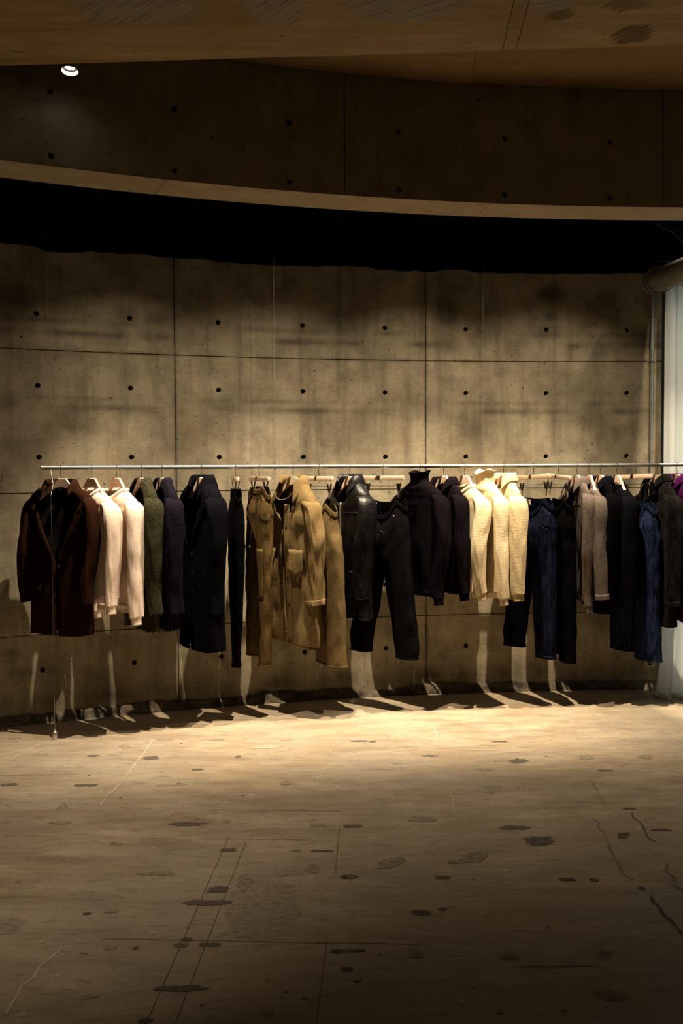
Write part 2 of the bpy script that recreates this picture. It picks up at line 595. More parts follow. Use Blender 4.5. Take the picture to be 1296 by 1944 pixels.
def clip(poly, p, nrm):
    """keep the side of the line through p that nrm points to"""
    out = []
    for i, a in enumerate(poly):
        b = poly[(i + 1) % len(poly)]
        da = (a[0] - p[0]) * nrm[0] + (a[1] - p[1]) * nrm[1]
        db = (b[0] - p[0]) * nrm[0] + (b[1] - p[1]) * nrm[1]
        if da >= 0:
            out.append(a)
        if (da > 0) != (db > 0) and abs(da - db) > 1e-9:
            k = da / (da - db)
            out.append((a[0] + (b[0] - a[0]) * k, a[1] + (b[1] - a[1]) * k))
    return out


def disc(R, n=120):
    return [(CX + R * sin(-2 * PI * i / n), CY + R * cos(-2 * PI * i / n)) for i in range(n)]


def ring_wall(name, a0, a1, R0, R1, z0, z1, mat, parent=None, n=24, smooth=30):
    V, Fc, uv = [], [], []
    for i in range(n + 1):
        a = a0 + (a1 - a0) * i / n
        for R, z in ((R0, z0), (R0, z1), (R1, z1), (R1, z0)):
            V.append(pol(a, R, z))
            uv.append((a * R0, z if R == R0 else z + .3))
    for i in range(n):
        for k in range(4):
            k2 = (k + 1) % 4
            Fc.append((4 * i + k, 4 * i + k2, 4 * i + 4 + k2, 4 * i + 4 + k))
    Fc += [(3, 2, 1, 0), tuple(4 * n + k for k in range(4))]
    return mesh(name, V, Fc, mat, parent, smooth, uv)


# ------------------------------------------------------------------ cast panels with tie holes
def formed_panel(parent, R, a0, a1, z0, z1, holes, mat, depth=0.03, hole_r=0.0185, ragged=False, seed=0):
    """a curved panel of cast concrete; holes: list of (angle, z); each sits in its own cell"""
    V, Fc, uv = [], [], []
    g = 0.0028                                    # half the joint
    a0g, a1g = a0 + g / R, a1 - g / R
    z0g, z1g = z0 + g, z1 - g
    cols = sorted(set(h[0] for h in holes))
    rws = sorted(set(h[1] for h in holes))
    ca = [a0g] + [(cols[i] + cols[i + 1]) / 2 for i in range(len(cols) - 1)] + [a1g]
    cz = [z0g] + [(rws[i] + rws[i + 1]) / 2 for i in range(len(rws) - 1)] + [z1g]
    NS, RG = 10, (1.0, 0.72, 0.45, 0.2, 0.0)
    index = {}
    bev = 0.004

    def top(a):
        if not ragged:
            return 0.0
        s = noise.noise(Vector((a * R * 5.0, 1.7, 0))) * .010 + (0.016 if noise.noise(Vector((a * R * 1.7, 9.2, 0))) > .12 else 0.0) + noise.noise(Vector((a * R * 34, 4, 0))) * .012
        return s - .004

    def vert(a, z, inset=0.0):
        zz = z
        if ragged and abs(z - z1g) < 1e-6:
            zz = z + top(a)
        key = (round(a, 7), round(z, 6), round(inset, 5))
        if key in index:
            return index[key]
        index[key] = len(V)
        V.append(pol(a, R + inset, zz))
        uv.append((a * R, zz))
        return index[key]

    for i, ac in enumerate(cols):
        for j, zc in enumerate(rws):
            l, r, b, t_ = ca[i], ca[i + 1], cz[j], cz[j + 1]
            bd = []
            for k in range(NS):
                bd.append((l + (r - l) * k / NS, b))
            for k in range(NS):
                bd.append((r, b + (t_ - b) * k / NS))
            for k in range(NS):
                bd.append((r + (l - r) * k / NS, t_))
            for k in range(NS):
                bd.append((l, t_ + (b - t_) * k / NS))
            N = len(bd)
            rings = []
            for s in RG:
                ring = []
                for (pa, pz) in bd:
                    th = math.atan2((pz - zc), (pa - ac) * R)
                    ha, hz = ac + hole_r * cos(th) / R, zc + hole_r * sin(th)
                    ring.append(vert(ha + (pa - ha) * s, hz + (pz - hz) * s))
                rings.append(ring)
            for q in (0.004, 0.022):              # the recess
                ring = []
                for (pa, pz) in bd:
                    th = math.atan2((pz - zc), (pa - ac) * R)
                    rr = hole_r * (0.9 if q < .01 else 0.78)
                    ring.append(vert(ac + rr * cos(th) / R, zc + rr * sin(th), q))
                rings.append(ring)
            for q in range(len(rings) - 1):
                A, B = rings[q], rings[q + 1]
                for k in range(N):
                    k2 = (k + 1) % N
                    Fc.append((A[k], B[k], B[k2], A[k2]))
    # edges turned back into the joint
    edge = []
    na, nz = NS * len(cols), NS * len(rws)
    bound = []
    for i in range(len(cols)):
        for k in range(NS):
            bound.append((ca[i] + (ca[i + 1] - ca[i]) * k / NS, z0g))
    for j in range(len(rws)):
        for k in range(NS):
            bound.append((a1g, cz[j] + (cz[j + 1] - cz[j]) * k / NS))
    for i in reversed(range(len(cols))):
        for k in range(NS):
            bound.append((ca[i + 1] + (ca[i] - ca[i + 1]) * k / NS, z1g))
    for j in reversed(range(len(rws))):
        for k in range(NS):
            bound.append((a0g, cz[j + 1] + (cz[j] - cz[j + 1]) * k / NS))
    nb = len(bound)
    A = [vert(*p) for p in bound]
    B = [vert(p[0], p[1], depth) for p in bound]
    for k in range(nb):
        k2 = (k + 1) % nb
        Fc.append((A[k2], B[k2], B[k], A[k]))
    p = mesh('concrete_panel', V, Fc, mat, parent, 40, uv)
    for (ac, zc) in holes:
        # plug at the bottom of the hole: a shallow dished disc
        pv, pf = [], []
        for rr, q in ((hole_r * .80, .020), (hole_r * .45, .017), (hole_r * .40, .024)):
            for k in range(14):
                th = 2 * PI * k / 14
                pv.append(pol(ac + rr * cos(th) / R, R + q, zc + rr * sin(th)))
        for s in range(2):
            for k in range(14):
                k2 = (k + 1) % 14
                pf.append((s * 14 + k, s * 14 + 14 + k, s * 14 + 14 + k2, s * 14 + k2))
        pf.append(tuple(28 + k for k in range(14)))
        mesh('tie_hole', pv, pf, 'plug_dark', p, 40)
    return p


A0, DA = -0.4303, 0.0607
ZR = [2.5822, 2.1322, 1.6822, 1.2322, 0.7822, 0.3322]
ZJ = [2.987, 2.357, 1.457, 0.557, 0.0]
AEND = 0.0205                                    # where the wall stops at the curtain
wall = ring_wall('wall_back', -0.5214, AEND, RW + .026, RW + .25, 0, ZWALL - .03, 'joint_dark', None, 40)
tag(wall, 'curved board-formed concrete wall behind the clothes rail', 'wall', kind='structure')
for c0 in (-1.5, 1.5, 4.5):
    hc = [A0 + DA * (c0 + .5 + i) for i in range(3)]
    aL, aR = A0 + DA * c0, A0 + DA * (c0 + 3)
    if c0 == 4.5:
        aR = AEND
    for rws, zt, zb in (((0,), ZJ[0], ZJ[1]), ((1, 2), ZJ[1], ZJ[2]), ((3, 4), ZJ[2], ZJ[3]), ((5,), ZJ[3], ZJ[4])):
        formed_panel(wall, RW, aL, aR, zb, zt, [(a, ZR[r]) for a in hc for r in rws], 'wall_concrete', ragged=(zt == ZJ[0]))

# rough kicker along the foot of the wall
V, Fc = [], []
NA, NZ = 260, 8
for i in range(NA + 1):
    a = -0.52 + (AEND + .52) * i / NA
    for k in range(NZ + 1):
        q = k / NZ
        s = noise.fractal(Vector((a * RW * 5, q * 1.5, 3)), 1.0, 2.0, 5) * .018
        hh = .062 + noise.noise(Vector((a * RW * 2.5, 7, 0))) * .03 + noise.noise(Vector((a * RW * 11, 3, 0))) * .012
        V.append(pol(a, RW - .004 - .045 * (1 - q) ** .8 - s * (1 - q * .6), hh * q))
for i in range(NA):
    for k in range(NZ):
        b = i * (NZ + 1) + k
        Fc.append((b, b + NZ + 1, b + NZ + 2, b + 1))
kick = mesh('baseboard_back', V, Fc, 'rough_concrete', None, 60)
tag(kick, 'rough dark concrete kicker along the foot of the curved wall', 'kicker', kind='structure')

# ------------------------------------------------------------------ floor
fl = prism('floor', [(p[0], p[1]) for p in disc(9.9, 96)], -0.12, 0.0, 'floor_concrete')
tag(fl, 'worn brown concrete floor with dark filled slots and cracks', 'floor', kind='structure')
random.seed(7)


def floor_patch(px, py, hl, hh, mat='patch_dark', rot=0.0, lift=.0012):
    """flat filling in the floor, an irregular outline around the pixel where it lies"""
    c = plane(px, py)
    dx = (plane(px + hl, py) - c).length
    dy = (plane(px, py + hh) - plane(px, py - hh)).length / 2 * (.8 if mat != G else 1)
    n = 30
    V = [Vector((c.x, c.y, lift))]
    sd = random.random() * 50
    for k in range(n):
        th = 2 * PI * k / n
        q = 2.6 if hl > 2.2 * hh else 2.0
        ct, st = cos(th), sin(th)
        r = 1 + .30 * noise.noise(Vector((ct * 1.6, st * 1.6, sd))) + .34 * noise.noise(Vector((ct * 4.5, st * 4.5, sd)))
        x = dx * math.copysign(abs(ct) ** (2 / q), ct) * r
        y = dy * math.copysign(abs(st) ** (2 / q), st) * r
        V.append(Vector((c.x + x * cos(rot) - y * sin(rot), c.y + x * sin(rot) + y * cos(rot), lift)))
    mesh('floor_patch', V, [(0, 1 + k, 1 + (k + 1) % n) for k in range(n)], mat, fl)


D, M, G, TN, L = 'patch_dark', 'patch_mid', 'patch_grey', 'patch_tan', 'patch_light'
for p in [(500, 1722, 66, 62, G), (22, 1757, 26, 15, G), (165, 1700, 38, 9, G), (545, 1655, 34, 9, G)]:
    floor_patch(*p, lift=.0006)
for p in [(17, 1490, 16, 3, D), (161, 1491, 22, 3, D), (322, 1491, 26, 2, M), (542, 1487, 12, 5, M), (355, 1565, 31, 4.5, D), (432, 1614, 16, 4, D),
          (412, 1689, 21, 8, D), (462, 1676, 14, 22, M), (395, 1714, 46, 6, D), (345, 1795, 13, 5, D), (354, 1784, 12, 4, D), (398, 1794, 21, 5, D),
          (337, 1877, 49, 7, D), (210, 1730, 14, 6, M), (295, 1659, 36, 4, M), (612, 1616, 21, 3, D), (605, 1568, 16, 4, M), (277, 1938, 13, 6, D),
          (165, 1735, 7, 3, D), (115, 1562, 20, 3, M), (595, 1648, 12, 12, M), (27, 1402, 13, 2, M), (75, 1432, 15, 3, M), (177, 1435, 11, 2, D),
          (236, 1418, 9, 5, M, .5), (287, 1439, 14, 4, D), (312, 1404, 14, 3, M), (410, 1404, 14, 2.5, M), (507, 1418, 27, 4, TN), (452, 1436, 6, 2, D),
          (375, 1461, 12, 2, D), (542, 1406, 13, 1.5, M), (683, 1407, 16, 2, D), (707, 1408, 7, 1.6, D), (815, 1435, 15, 2, D), (948, 1408, 14, 1.6, D),
          (983, 1445, 15, 6, D, -.95), (920, 1461, 16, 3, M), (1225, 1437, 13, 6, M, -.9), (1148, 1463, 15, 1.6, D), (933, 1494, 17, 3, M),
          (1113, 1437, 13, 7, M, -.8), (670, 1569, 18, 4, D), (975, 1572, 27, 4.5, D), (1025, 1597, 32, 10, D), (743, 1638, 17, 15, M, -.75),
          (900, 1628, 22, 18, M, -.75), (663, 1665, 18, 4.5, D), (840, 1666, 15, 3.5, D), (1077, 1670, 16, 4, D), (1128, 1671, 9, 4, D),
          (800, 1733, 18, 6, D), (841, 1727, 8, 3, D), (1195, 1536, 12, 2, D), (1255, 1576, 19, 3, D), (1183, 1586, 10, 9, D, -.7), (1218, 1687, 7, 4, D),
          (863, 1637, 15, 4, M), (788, 1810, 15, 12, M), (968, 1815, 20, 10, M), (658, 1840, 12, 6, D), (1148, 1812, 16, 11, M), (673, 1805, 21, 4, D),
          (800, 1555, 26, 8, M), (170, 1893, 14, 5, M), (210, 1800, 12, 5, M), (258, 1800, 6, 4, D), (118, 1532, 9, 8, M), (220, 1602, 13, 3, M),
          (430, 1560, 9, 3, M), (562, 1615, 9, 3, M), (640, 1806, 12, 5, D), (1160, 1890, 30, 12, M), (510, 1925, 12, 6, M), (930, 1505, 8, 2, M)]:
    floor_patch(*p)
for k in range(46):                               # pale and dark nicks
    px, py = random.uniform(0, 1296), random.uniform(1390, 1930)
    s = .5 + (py - 1390) / 500
    floor_patch(px, py, random.uniform(2, 6) * s, random.uniform(.8, 2) * s, random.choice((L, D, M, L)), random.uniform(-.5, .5))


def crack(pts, w, mat, jit=0.004):
    P = [plane(x, y) for x, y in pts]
    C = []
    for a, b in zip(P[:-1], P[1:]):
        n = max(2, int((b - a).length / .05))
        C += [a.lerp(b, i / n) for i in range(n)]
    C.append(P[-1])
    V, Fc = [], []
    for i, p in enumerate(C):
        T = (C[min(i + 1, len(C) - 1)] - C[max(i - 1, 0)]).normalized()
        N = Vector((-T.y, T.x, 0))
        j = N * random.uniform(-jit, jit)
        ww = w * random.uniform(.4, 1.3) if jit > .001 else w
        V += [p + j + N * ww + Vector((0, 0, .0014)), p + j - N * ww + Vector((0, 0, .0014))]
    for i in range(len(C) - 1):
        Fc.append((2 * i, 2 * i + 1, 2 * i + 3, 2 * i + 2))
    mesh('floor_crack', V, Fc, mat, fl)


crack([(435, 1587), (277, 1944)], .0013, D, .0)
crack([(467, 1597), (332, 1944)], .0013, D, .0)
crack([(190, 1782), (620, 1791)], .0012, D, .0)
crack([(645, 1570), (636, 1660)], .0012, D, .0)
crack([(622, 1780), (600, 1944)], .0012, D, .0)
crack([(395, 1538), (648, 1540)], .0025, M, .002)
crack([(265, 1592), (590, 1594)], .0015, M, .001)
crack([(1115, 1480), (1135, 1500), (1150, 1530)], .007, M, .014)
crack([(1198, 1542), (1222, 1578), (1240, 1598)], .006, D, .010)
crack([(1258, 1640), (1276, 1668), (1296, 1690)], .008, M, .018)
crack([(1235, 1700), (1262, 1735), (1296, 1775)], .006, D, .012)
crack([(1130, 1555), (1180, 1650), (1195, 1670)], .006, M, .02)
crack([(292, 1402), (245, 1465), (190, 1528)], .004, L, .008)
crack([(78, 1412), (5, 1450)], .004, L, .008)
crack([(118, 1800), (60, 1855), (8, 1925)], .006, L, .012)
crack([(985, 1700 + 134), (1125, 1832)], .004, M, .008)
crack([(0, 1472), (150, 1470)], .002, M, .002)
crack([(820, 1370), (828, 1400)], .005, L, .01)
crack([(855, 1505), (862, 1545)], .003, L, .006)
crack([(600, 1790), (800, 1792)], .0022, M, .004)

# ------------------------------------------------------------------ beam and ceiling
BA0, DB = -0.4497, 0.0737
beam = ring_wall('ceiling_beam', BA0 - 3.5 * DB, BA0 + 10 * DB, RB + .026, RB2, ZBEAM + .02, 3.95, 'joint_dark', None, 60)
tag(beam, 'deep curved concrete beam hanging in front of the black void', 'beam', kind='structure')
for c0 in (-3.5, -0.5, 2.5, 5.5):
    hc = [BA0 + DB * (c0 + .5 + i) for i in range(3)]
    formed_panel(beam, RB, BA0 + DB * c0, BA0 + DB * (c0 + 3), ZBEAM + .004, ZCEIL + .03, [(a, z) for a in hc for z in (3.050, 3.347)], 'beam_concrete', hole_r=.016)


def soffit_board(a0, a1):
    V, Fc = [], []
    n = 20
    g = .0015 / RB
    for i in range(n + 1):
        a = a0 + g + (a1 - a0 - 2 * g) * i / n
        for R, z in ((RB + .001, ZBEAM), (RB2 + .002, ZBEAM), (RB2 + .002, ZBEAM + .025), (RB + .001, ZBEAM + .025)):
            V.append(pol(a, R, z))
    for i in range(n):
        for k in range(4):
            k2 = (k + 1) % 4
            Fc.append((4 * i + k2, 4 * i + k, 4 * i + 4 + k, 4 * i + 4 + k2))
    Fc += [(0, 1, 2, 3), tuple(4 * n + k for k in (3, 2, 1, 0))]
    mesh('soffit_panel', V, Fc, 'soffit_concrete', beam, 30)


sa, sb = ang(plane(308, 352, ZBEAM)), ang(plane(912, 402, ZBEAM))
st = [sa - (sb - sa), sa, sb, sb + (sb - sa)]
for a0, a1 in zip(st[:-1], st[1:]):
    soffit_board(a0, a1)

up = prism('ceiling', disc(RB + .06), ZCEIL + .035, 3.95, 'joint_dark')
tag(up, 'dim board-marked concrete ceiling above the curved beam', 'ceiling', kind='structure')
s1, s2 = plane(905, 95, ZCEIL), plane(893, 158, ZCEIL)
e1, e2 = plane(920, 130, ZCEIL), plane(1296, 125, ZCEIL)
sd = (s2 - s1).normalized()
sn = Vector((-sd.y, sd.x, 0))
if sn.x > 0:
    sn = -sn
ed = (e2 - e1).normalized()
en = Vector((-ed.y, ed.x, 0))
if en.y < 0:
    en = -en
D8 = disc(RB + .02)
prism('ceiling_panel', clip(D8, s1 + sn * .0015, sn), ZCEIL, ZCEIL + .034, 'ceiling_concrete', up)
right = clip(D8, s1 - sn * .0015, -sn)
prism('ceiling_panel', clip(right, e1 - en * .003, -en), ZCEIL, ZCEIL + .034, 'ceiling_concrete', up)
prism('ceiling_panel', clip(right, e1 + en * .003, en), ZCEIL + .008, ZCEIL + .034, 'ceiling_concrete', up)

q1, q2 = plane(0, 125, ZSLAB), plane(1296, 85, ZSLAB)
qd = (q2 - q1).normalized()
qn = Vector((qd.y, -qd.x, 0))
slab_poly = clip(disc(RB + .005), q1, qn)
slab = prism('ceiling_slab', clip(disc(RB - .002), q1 + qn * .004, qn), ZSLAB + .012, ZCEIL, 'joint_dark')
tag(slab, 'low warm concrete slab overhead with grey trowelled patches', 'ceiling slab', kind='structure')
m1, m2 = plane(954, 92, ZSLAB), plane(980, 91, ZSLAB)
cuts = [m1 - qd * 3.4, m1, m2, m2 + qd * 1.72]
prev = None
for c in cuts + [None]:
    pp = slab_poly
    if prev is not None:
        pp = clip(pp, prev + qd * .0015, qd)
    if c is not None:
        pp = clip(pp, c - qd * .0015, -qd)
    if len(pp) > 2:
        prism('slab_panel', pp, ZSLAB, ZSLAB + .02, 'slab_concrete', slab)
    prev = c

# black void above the wall
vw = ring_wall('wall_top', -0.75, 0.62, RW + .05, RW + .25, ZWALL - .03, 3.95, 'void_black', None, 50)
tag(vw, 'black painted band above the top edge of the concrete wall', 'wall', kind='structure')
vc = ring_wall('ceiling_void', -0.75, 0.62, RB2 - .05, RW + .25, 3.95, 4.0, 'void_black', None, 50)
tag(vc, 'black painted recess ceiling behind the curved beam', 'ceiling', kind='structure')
# the rest of the round room, behind and beside the camera
wr = ring_wall('wall_front', 0.42, 2 * PI - 0.5214, RW, RW + .25, 0, 3.95, 'rear_concrete', None, 110)
tag(wr, 'plain concrete wall closing the round room behind the viewer', 'wall', kind='structure')
rc = ring_wall('ceiling_rear', BA0 + 8.5 * DB, 2 * PI + BA0 - 3.5 * DB, RB - .2, RW + .2, 3.63, 3.9, 'rear_concrete', None, 90)
tag(rc, 'plain outer ring of the ceiling round the room', 'ceiling', kind='structure')

# ------------------------------------------------------------------ window and curtain at the right
win = empty('window_1', pol(0.22, RW + .08, 0))
tag(win, 'tall black framed window behind the pale curtain', 'window', kind='structure')
wi = win.matrix_basis.inverted()


def loc(P, o):
    return P - o.location


def polar_box(name, a0, a1, R0, R1, z0, z1, mat, parent, n=4):
    o = ring_wall(name, a0, a1, R0, R1, z0, z1, mat, None, n)
    o.data.transform(Matrix.Translation(-parent.location))
    o.parent = parent
    return o


wa = [0.0225, 0.12, 0.22, 0.32, 0.418]
for i, a in enumerate(wa):
    polar_box('window_post', a - .002, a + .002, RW + .02, RW + .14, 0.05, 2.90, 'frame_black', win)
polar_box('window_rail', wa[0], wa[-1], RW + .02, RW + .14, 0.0, 0.06, 'frame_black', win, 16)
polar_box('window_rail', wa[0], wa[-1], RW + .02, RW + .14, 2.88, 2.96, 'frame_black', win, 16)
for a0, a1 in zip(wa[:-1], wa[1:]):
    polar_box('window_pane', a0 + .0035, a1 - .0035, RW + .07, RW + .078, 0.06, 2.88, 'window_glass', win, 6)

ca0 = ang(circ(1249, 900, RW - .06))
cur = empty('curtain', pol(ca0 + .12, RW - .10, 0))
tag(cur, 'long pale sheer curtain pooling on the floor at the right edge', 'curtain')
V, Fc = [], []
NU, NV = 620, 50
LEN = 3.0
for j in range(NV + 1):
    z = 0.004 + (2.93 - 0.004) * (j / NV) ** 1.5
    for i in range(NU + 1):
        s = LEN * i / NU
        ph = s * 62 + 1.6 * sin(s * 6.3) + .5 * noise.noise(Vector((s * 3, z * .5, 0)))
        amp = .024 + .014 * noise.noise(Vector((s * 2.2, 4, z * .3)))
        fl_ = max(0.0, 1 - z / .55) ** 2
        amp *= (1 + 1.0 * fl_)
        R = RW - .115 + amp * sin(ph) - .13 * fl_ * (1 + .3 * sin(s * 9)) - .03 * (1 - z / 2.93)
        sh = .006 * cos(ph) + .018 * (z / 2.93) - .085 * fl_ * max(0, 1 - s / .5)
        a = ca0 + (s + sh) / RW
        zz = z
        V.append(pol(a, R, zz) - cur.location)
for j in range(NV):
    for i in range(NU):
        b = j * (NU + 1) + i
        Fc.append((b, b + 1, b + NU + 2, b + NU + 1))
o = mesh('drape', V, Fc, 'curtain_cloth', cur, 180)
V, Fc = [], []
for i in range(NU + 1):                                    # the hem lying on the floor
    s = LEN * i / NU
    a = ca0 + (s - .085 * max(0, 1 - s / .5)) / RW
    w = .02 + .012 * sin(s * 21) + .01 * sin(s * 47)
    R0 = RW - .115 - .13 * (1 + .3 * sin(s * 9)) - .03 + .048 * sin(s * 62 + 1.6 * sin(s * 6.3))
    for R, z in ((R0 + .03, .002), (R0 + .015, .022), (R0 - w * .5, .030), (R0 - w * 1.2, .018), (R0 - w * 1.5, .003)):
        V.append(pol(a, R, z) - cur.location)
for i in range(NU):
    for k in range(4):
        b = i * 5 + k
        Fc.append((b, b + 5, b + 6, b + 1))
mesh('hem_fold', V, Fc, 'curtain_cloth', cur, 180)
tube('curtain_track', [pol(ca0 - .004 + .31 * i / 24, RW - .12, 2.94) - cur.location for i in range(25)], .012, 'frame_black', cur)

# duct crossing above the curtain
dA = circ(1243, 534, RW - .30)
dA = pol(ang(circ(1243, 534, RW - .22)), RW - .22, circ(1243, 534, RW - .22).z)
ddir = Vector((.19, -1, 0)).normalized()
duct = empty('ventilation_duct', dA)
tag(duct, 'dull grey metal ventilation duct running over the curtain', 'duct')
tube('duct_pipe', [ddir * t_ for t_ in (0.02, .5, 1, 2, 4, 6)], .082, 'duct_metal', duct, 32)
for t_ in (0.0, 0.04):
    tube('duct_collar', [ddir * (t_ - .006), ddir * (t_ + .006)], .094, 'conduit_metal', duct, 32)
bk = Vector((-.03, .10, .0))
tube('duct_elbow', [ddir * .02, ddir * .02 + Vector((.03, .05, .02)), ddir * .02 + Vector((.10, .09, .05)), ddir * .02 + Vector((.2, .11, .07))], .084, 'duct_metal', duct, 24)
V, Fc = tube_data([Vector((.045, -.01, .03)) + Vector((sin(q) * .105, -.02, cos(q) * .105)) for q in [2 * PI * i / 28 for i in range(29)]], .004, 6, False)
mesh('hanging_ring', V, Fc, 'conduit_metal', duct, 60)

# thin cable dangling from the beam
c0 = circ(1245, 424, RB2 + .02)
tag(tube('loose_cable', [circ(x, y, RB2 + .03) for x, y in ((1258, 420), (1252, 428), (1246, 424), (1252, 429), (1270, 437), (1284, 446), (1296, 461), (1312, 472))], .0028, 'cable_brown', None, 6),
    'thin loose cable dangling below the beam at the upper right', 'cable')

# conduit and socket on the wall
cb = empty('wall_conduit', circ(1233, 1240, RW - .014))
P0 = cb.location.copy()
a_c = ang(P0)
zlo, zhi = circ(1233, 1247, RW).z, circ(1231, 556, RW).z
tag(cb, 'thin grey conduit pipe running up the wall beside the curtain', 'pipe')
tube('pipe', [pol(a_c, RW - .014, z) - P0 for z in (zlo, 1.0, 2.0, zhi)], .0125, 'conduit_metal', cb, 14)
for zc in (circ(1232, 686, RW).z, circ(1232, 1000, RW).z):
    t_ = Vector((cos(a_c), -sin(a_c), 0))
    rd = Vector((sin(a_c), cos(a_c), 0))
    V, Fc = [], []
    prof = [(-.034, -.001), (-.016, -.001), (-.0145, .018), (-.008, .0275), (0, .0295), (.008, .0275), (.0145, .018), (.016, -.001), (.034, -.001)]
    for zz in (-.011, .011):
        for u, d in prof:
            V.append(pol(a_c, RW, zc) + t_ * u - rd * (d + .001) + Vector((0, 0, zz)) - P0)
    n = len(prof)
    Fc = [(i, i + 1, n + i + 1, n + i) for i in range(n - 1)]
    cl = mesh('pipe_clamp', V, Fc, 'galvanised', cb, 30)
    md = cl.modifiers.new('s', 'SOLIDIFY')
    md.thickness = .0015
    for u in (-.026, .026):
        c = pol(a_c, RW, zc) + t_ * u - rd * .002 - P0
        tube('screw', [c, c - rd * .004], .005, 'wire_steel', cl, 10)
ps = circ(1232, 1258, RW - .03)
sk = empty('wall_socket', pol(ang(ps), RW, ps.z), -ang(ps))
tag(sk, 'small beige socket box with a black round outlet low on the wall', 'socket')
box('socket_box', -.037, .037, -.045, -.001, -.03, .03, 'socket_beige', sk, .003)
tube('outlet', [Vector((.001, -.0445, .002)), Vector((.001, -.0475, .002))], .0185, 'frame_black', sk, 20)
for u in (-.006, .008):
    box('slot', u - .0015, u + .0015, -.0485, -.047, -.004, .008, 'socket_beige', sk)

# ------------------------------------------------------------------ lamps


def spot(parent, power, cone, aim, radius=.022, blend=1.0, color=WARM, off=Vector((0, 0, 0))):
    ld = bpy.data.lights.new('spot', 'SPOT')
    ld.energy = power
    ld.color = color
    ld.spot_size = math.radians(cone)
    ld.spot_blend = blend
    ld.shadow_soft_size = radius
    lo = bpy.data.objects.new('spot', ld)
    COL.objects.link(lo)
    lo.parent = parent
    lo.location = off
    lo.rotation_euler = (aim - parent.location - off).to_track_quat('-Z', 'Y').to_euler()
    return lo


def lamp(name, P, aim, ceil_z, label, power, cone, r=.04, tall=.11, radius=.022, glow=True, color=WARM, blend=1.0):
    """round downlight on a stem: housing, lip, baffle rings, lens"""
    e = empty(name, P)
    d = (aim - P).normalized()
    q = d.to_track_quat('-Z', 'Y')

    def turned(nm, prof, mat, par):
        V, Fc = [], []
        n = 32
        for (rr, z) in prof:
            for k in range(n):
                th = 2 * PI * k / n
                V.append(q @ Vector((rr * cos(th), rr * sin(th), z)))
        for i in range(len(prof) - 1):
            for k in range(n):
                k2 = (k + 1) % n
                Fc.append((i * n + k, i * n + k2, (i + 1) * n + k2, (i + 1) * n + k))
        Fc.append(tuple((len(prof) - 1) * n + k for k in range(n)))
        return mesh(nm, V, Fc, mat, par, 35)

    hs = turned('housing', [(r * .98, -.004), (r, 0), (r, tall), (r * .9, tall + .008), (.01, tall + .01)], 'lamp_grey', e)
    # hollow front: lip and stepped baffle going in
    V, Fc = [], []
    turned('lip', [(r * .98, -.004), (r * .97, -.006), (r * .86, .004), (r * .84, .010)][::1], 'lamp_rim', e).data.polygons[-1].use_smooth = False
    me = e.children[-1].data
    bm = bmesh.new()
    bm.from_mesh(me)
    bm.faces.ensure_lookup_table()
    bmesh.ops.delete(bm, geom=[f for f in bm.faces if len(f.verts) > 4], context='FACES_ONLY')
    bm.to_mesh(me)
    bm.free()
    for i, (ra, za) in enumerate(((.85, .009), (.74, .014))):
        bf = turned('baffle_ring', [(r * ra, za), (r * (ra - .03), za + .003), (r * (ra - .10), za + .004)], 'lamp_baffle', e)
        me = bf.data
        bm = bmesh.new()
        bm.from_mesh(me)
        bmesh.ops.delete(bm, geom=[f for f in bm.faces if len(f.verts) > 4], context='FACES_ONLY')
        bm.to_mesh(me)
        bm.free()
    turned('lens', [(r * .66, .018), (r * .5, .014), (r * .2, .012)], 'lamp_glow' if glow else 'lamp_rim', e)
    top = q @ Vector((0, 0, tall))
    tube('stem', [top + Vector((0, 0, -.01)), Vector((top.x, top.y, ceil_z - P.z))], .008, 'lamp_grey', e, 10)
    tag(e, label, 'lamp')
    spot(e, power, cone, aim, radius, blend, color, off=q @ Vector((0, 0, -.008)))
    return e


lp = circ(132.5, 133, RB - .16)
lamp('ceiling_lamp', lp, plane(60, 1660), ZCEIL, 'small round grey downlight glowing beside the slab edge at upper left', 60, 42, r=.0385, tall=.12)
for i, (x, y, ax, ay, pw, cone) in enumerate(SLAB_LAMPS):
    lamp('ceiling_lamp', Vector((x, y, ZSLAB - .14)), Vector((ax, ay, 0)), ZSLAB, 'round grey downlight under the slab over the %s of the floor' % ('left', 'right')[i], pw, cone, r=.0385, tall=.12)
names = ['first', 'second', 'third', 'fourth', 'fifth']
for i, (px, pw, cone, ar, ax) in enumerate(VOID_LAMPS):
    a = ang(circ(px, 900, RR))
    aim = pol(ang(circ(ax, 900, RR)), ar, .75)
    e = lamp('recess_spotlight', pol(a, VOID_R, VOID_Z), aim, 3.95, '%s spotlight from the left hidden in the black recess above the rail' % names[i], pw, cone, r=.035, radius=.012)
    spot(e, pw * SPILL, SPILL_CONE, aim, .012, 1.0, WARM, off=(aim - e.location).normalized() * .009)
    e['group'] = 'spotlights in the black recess'


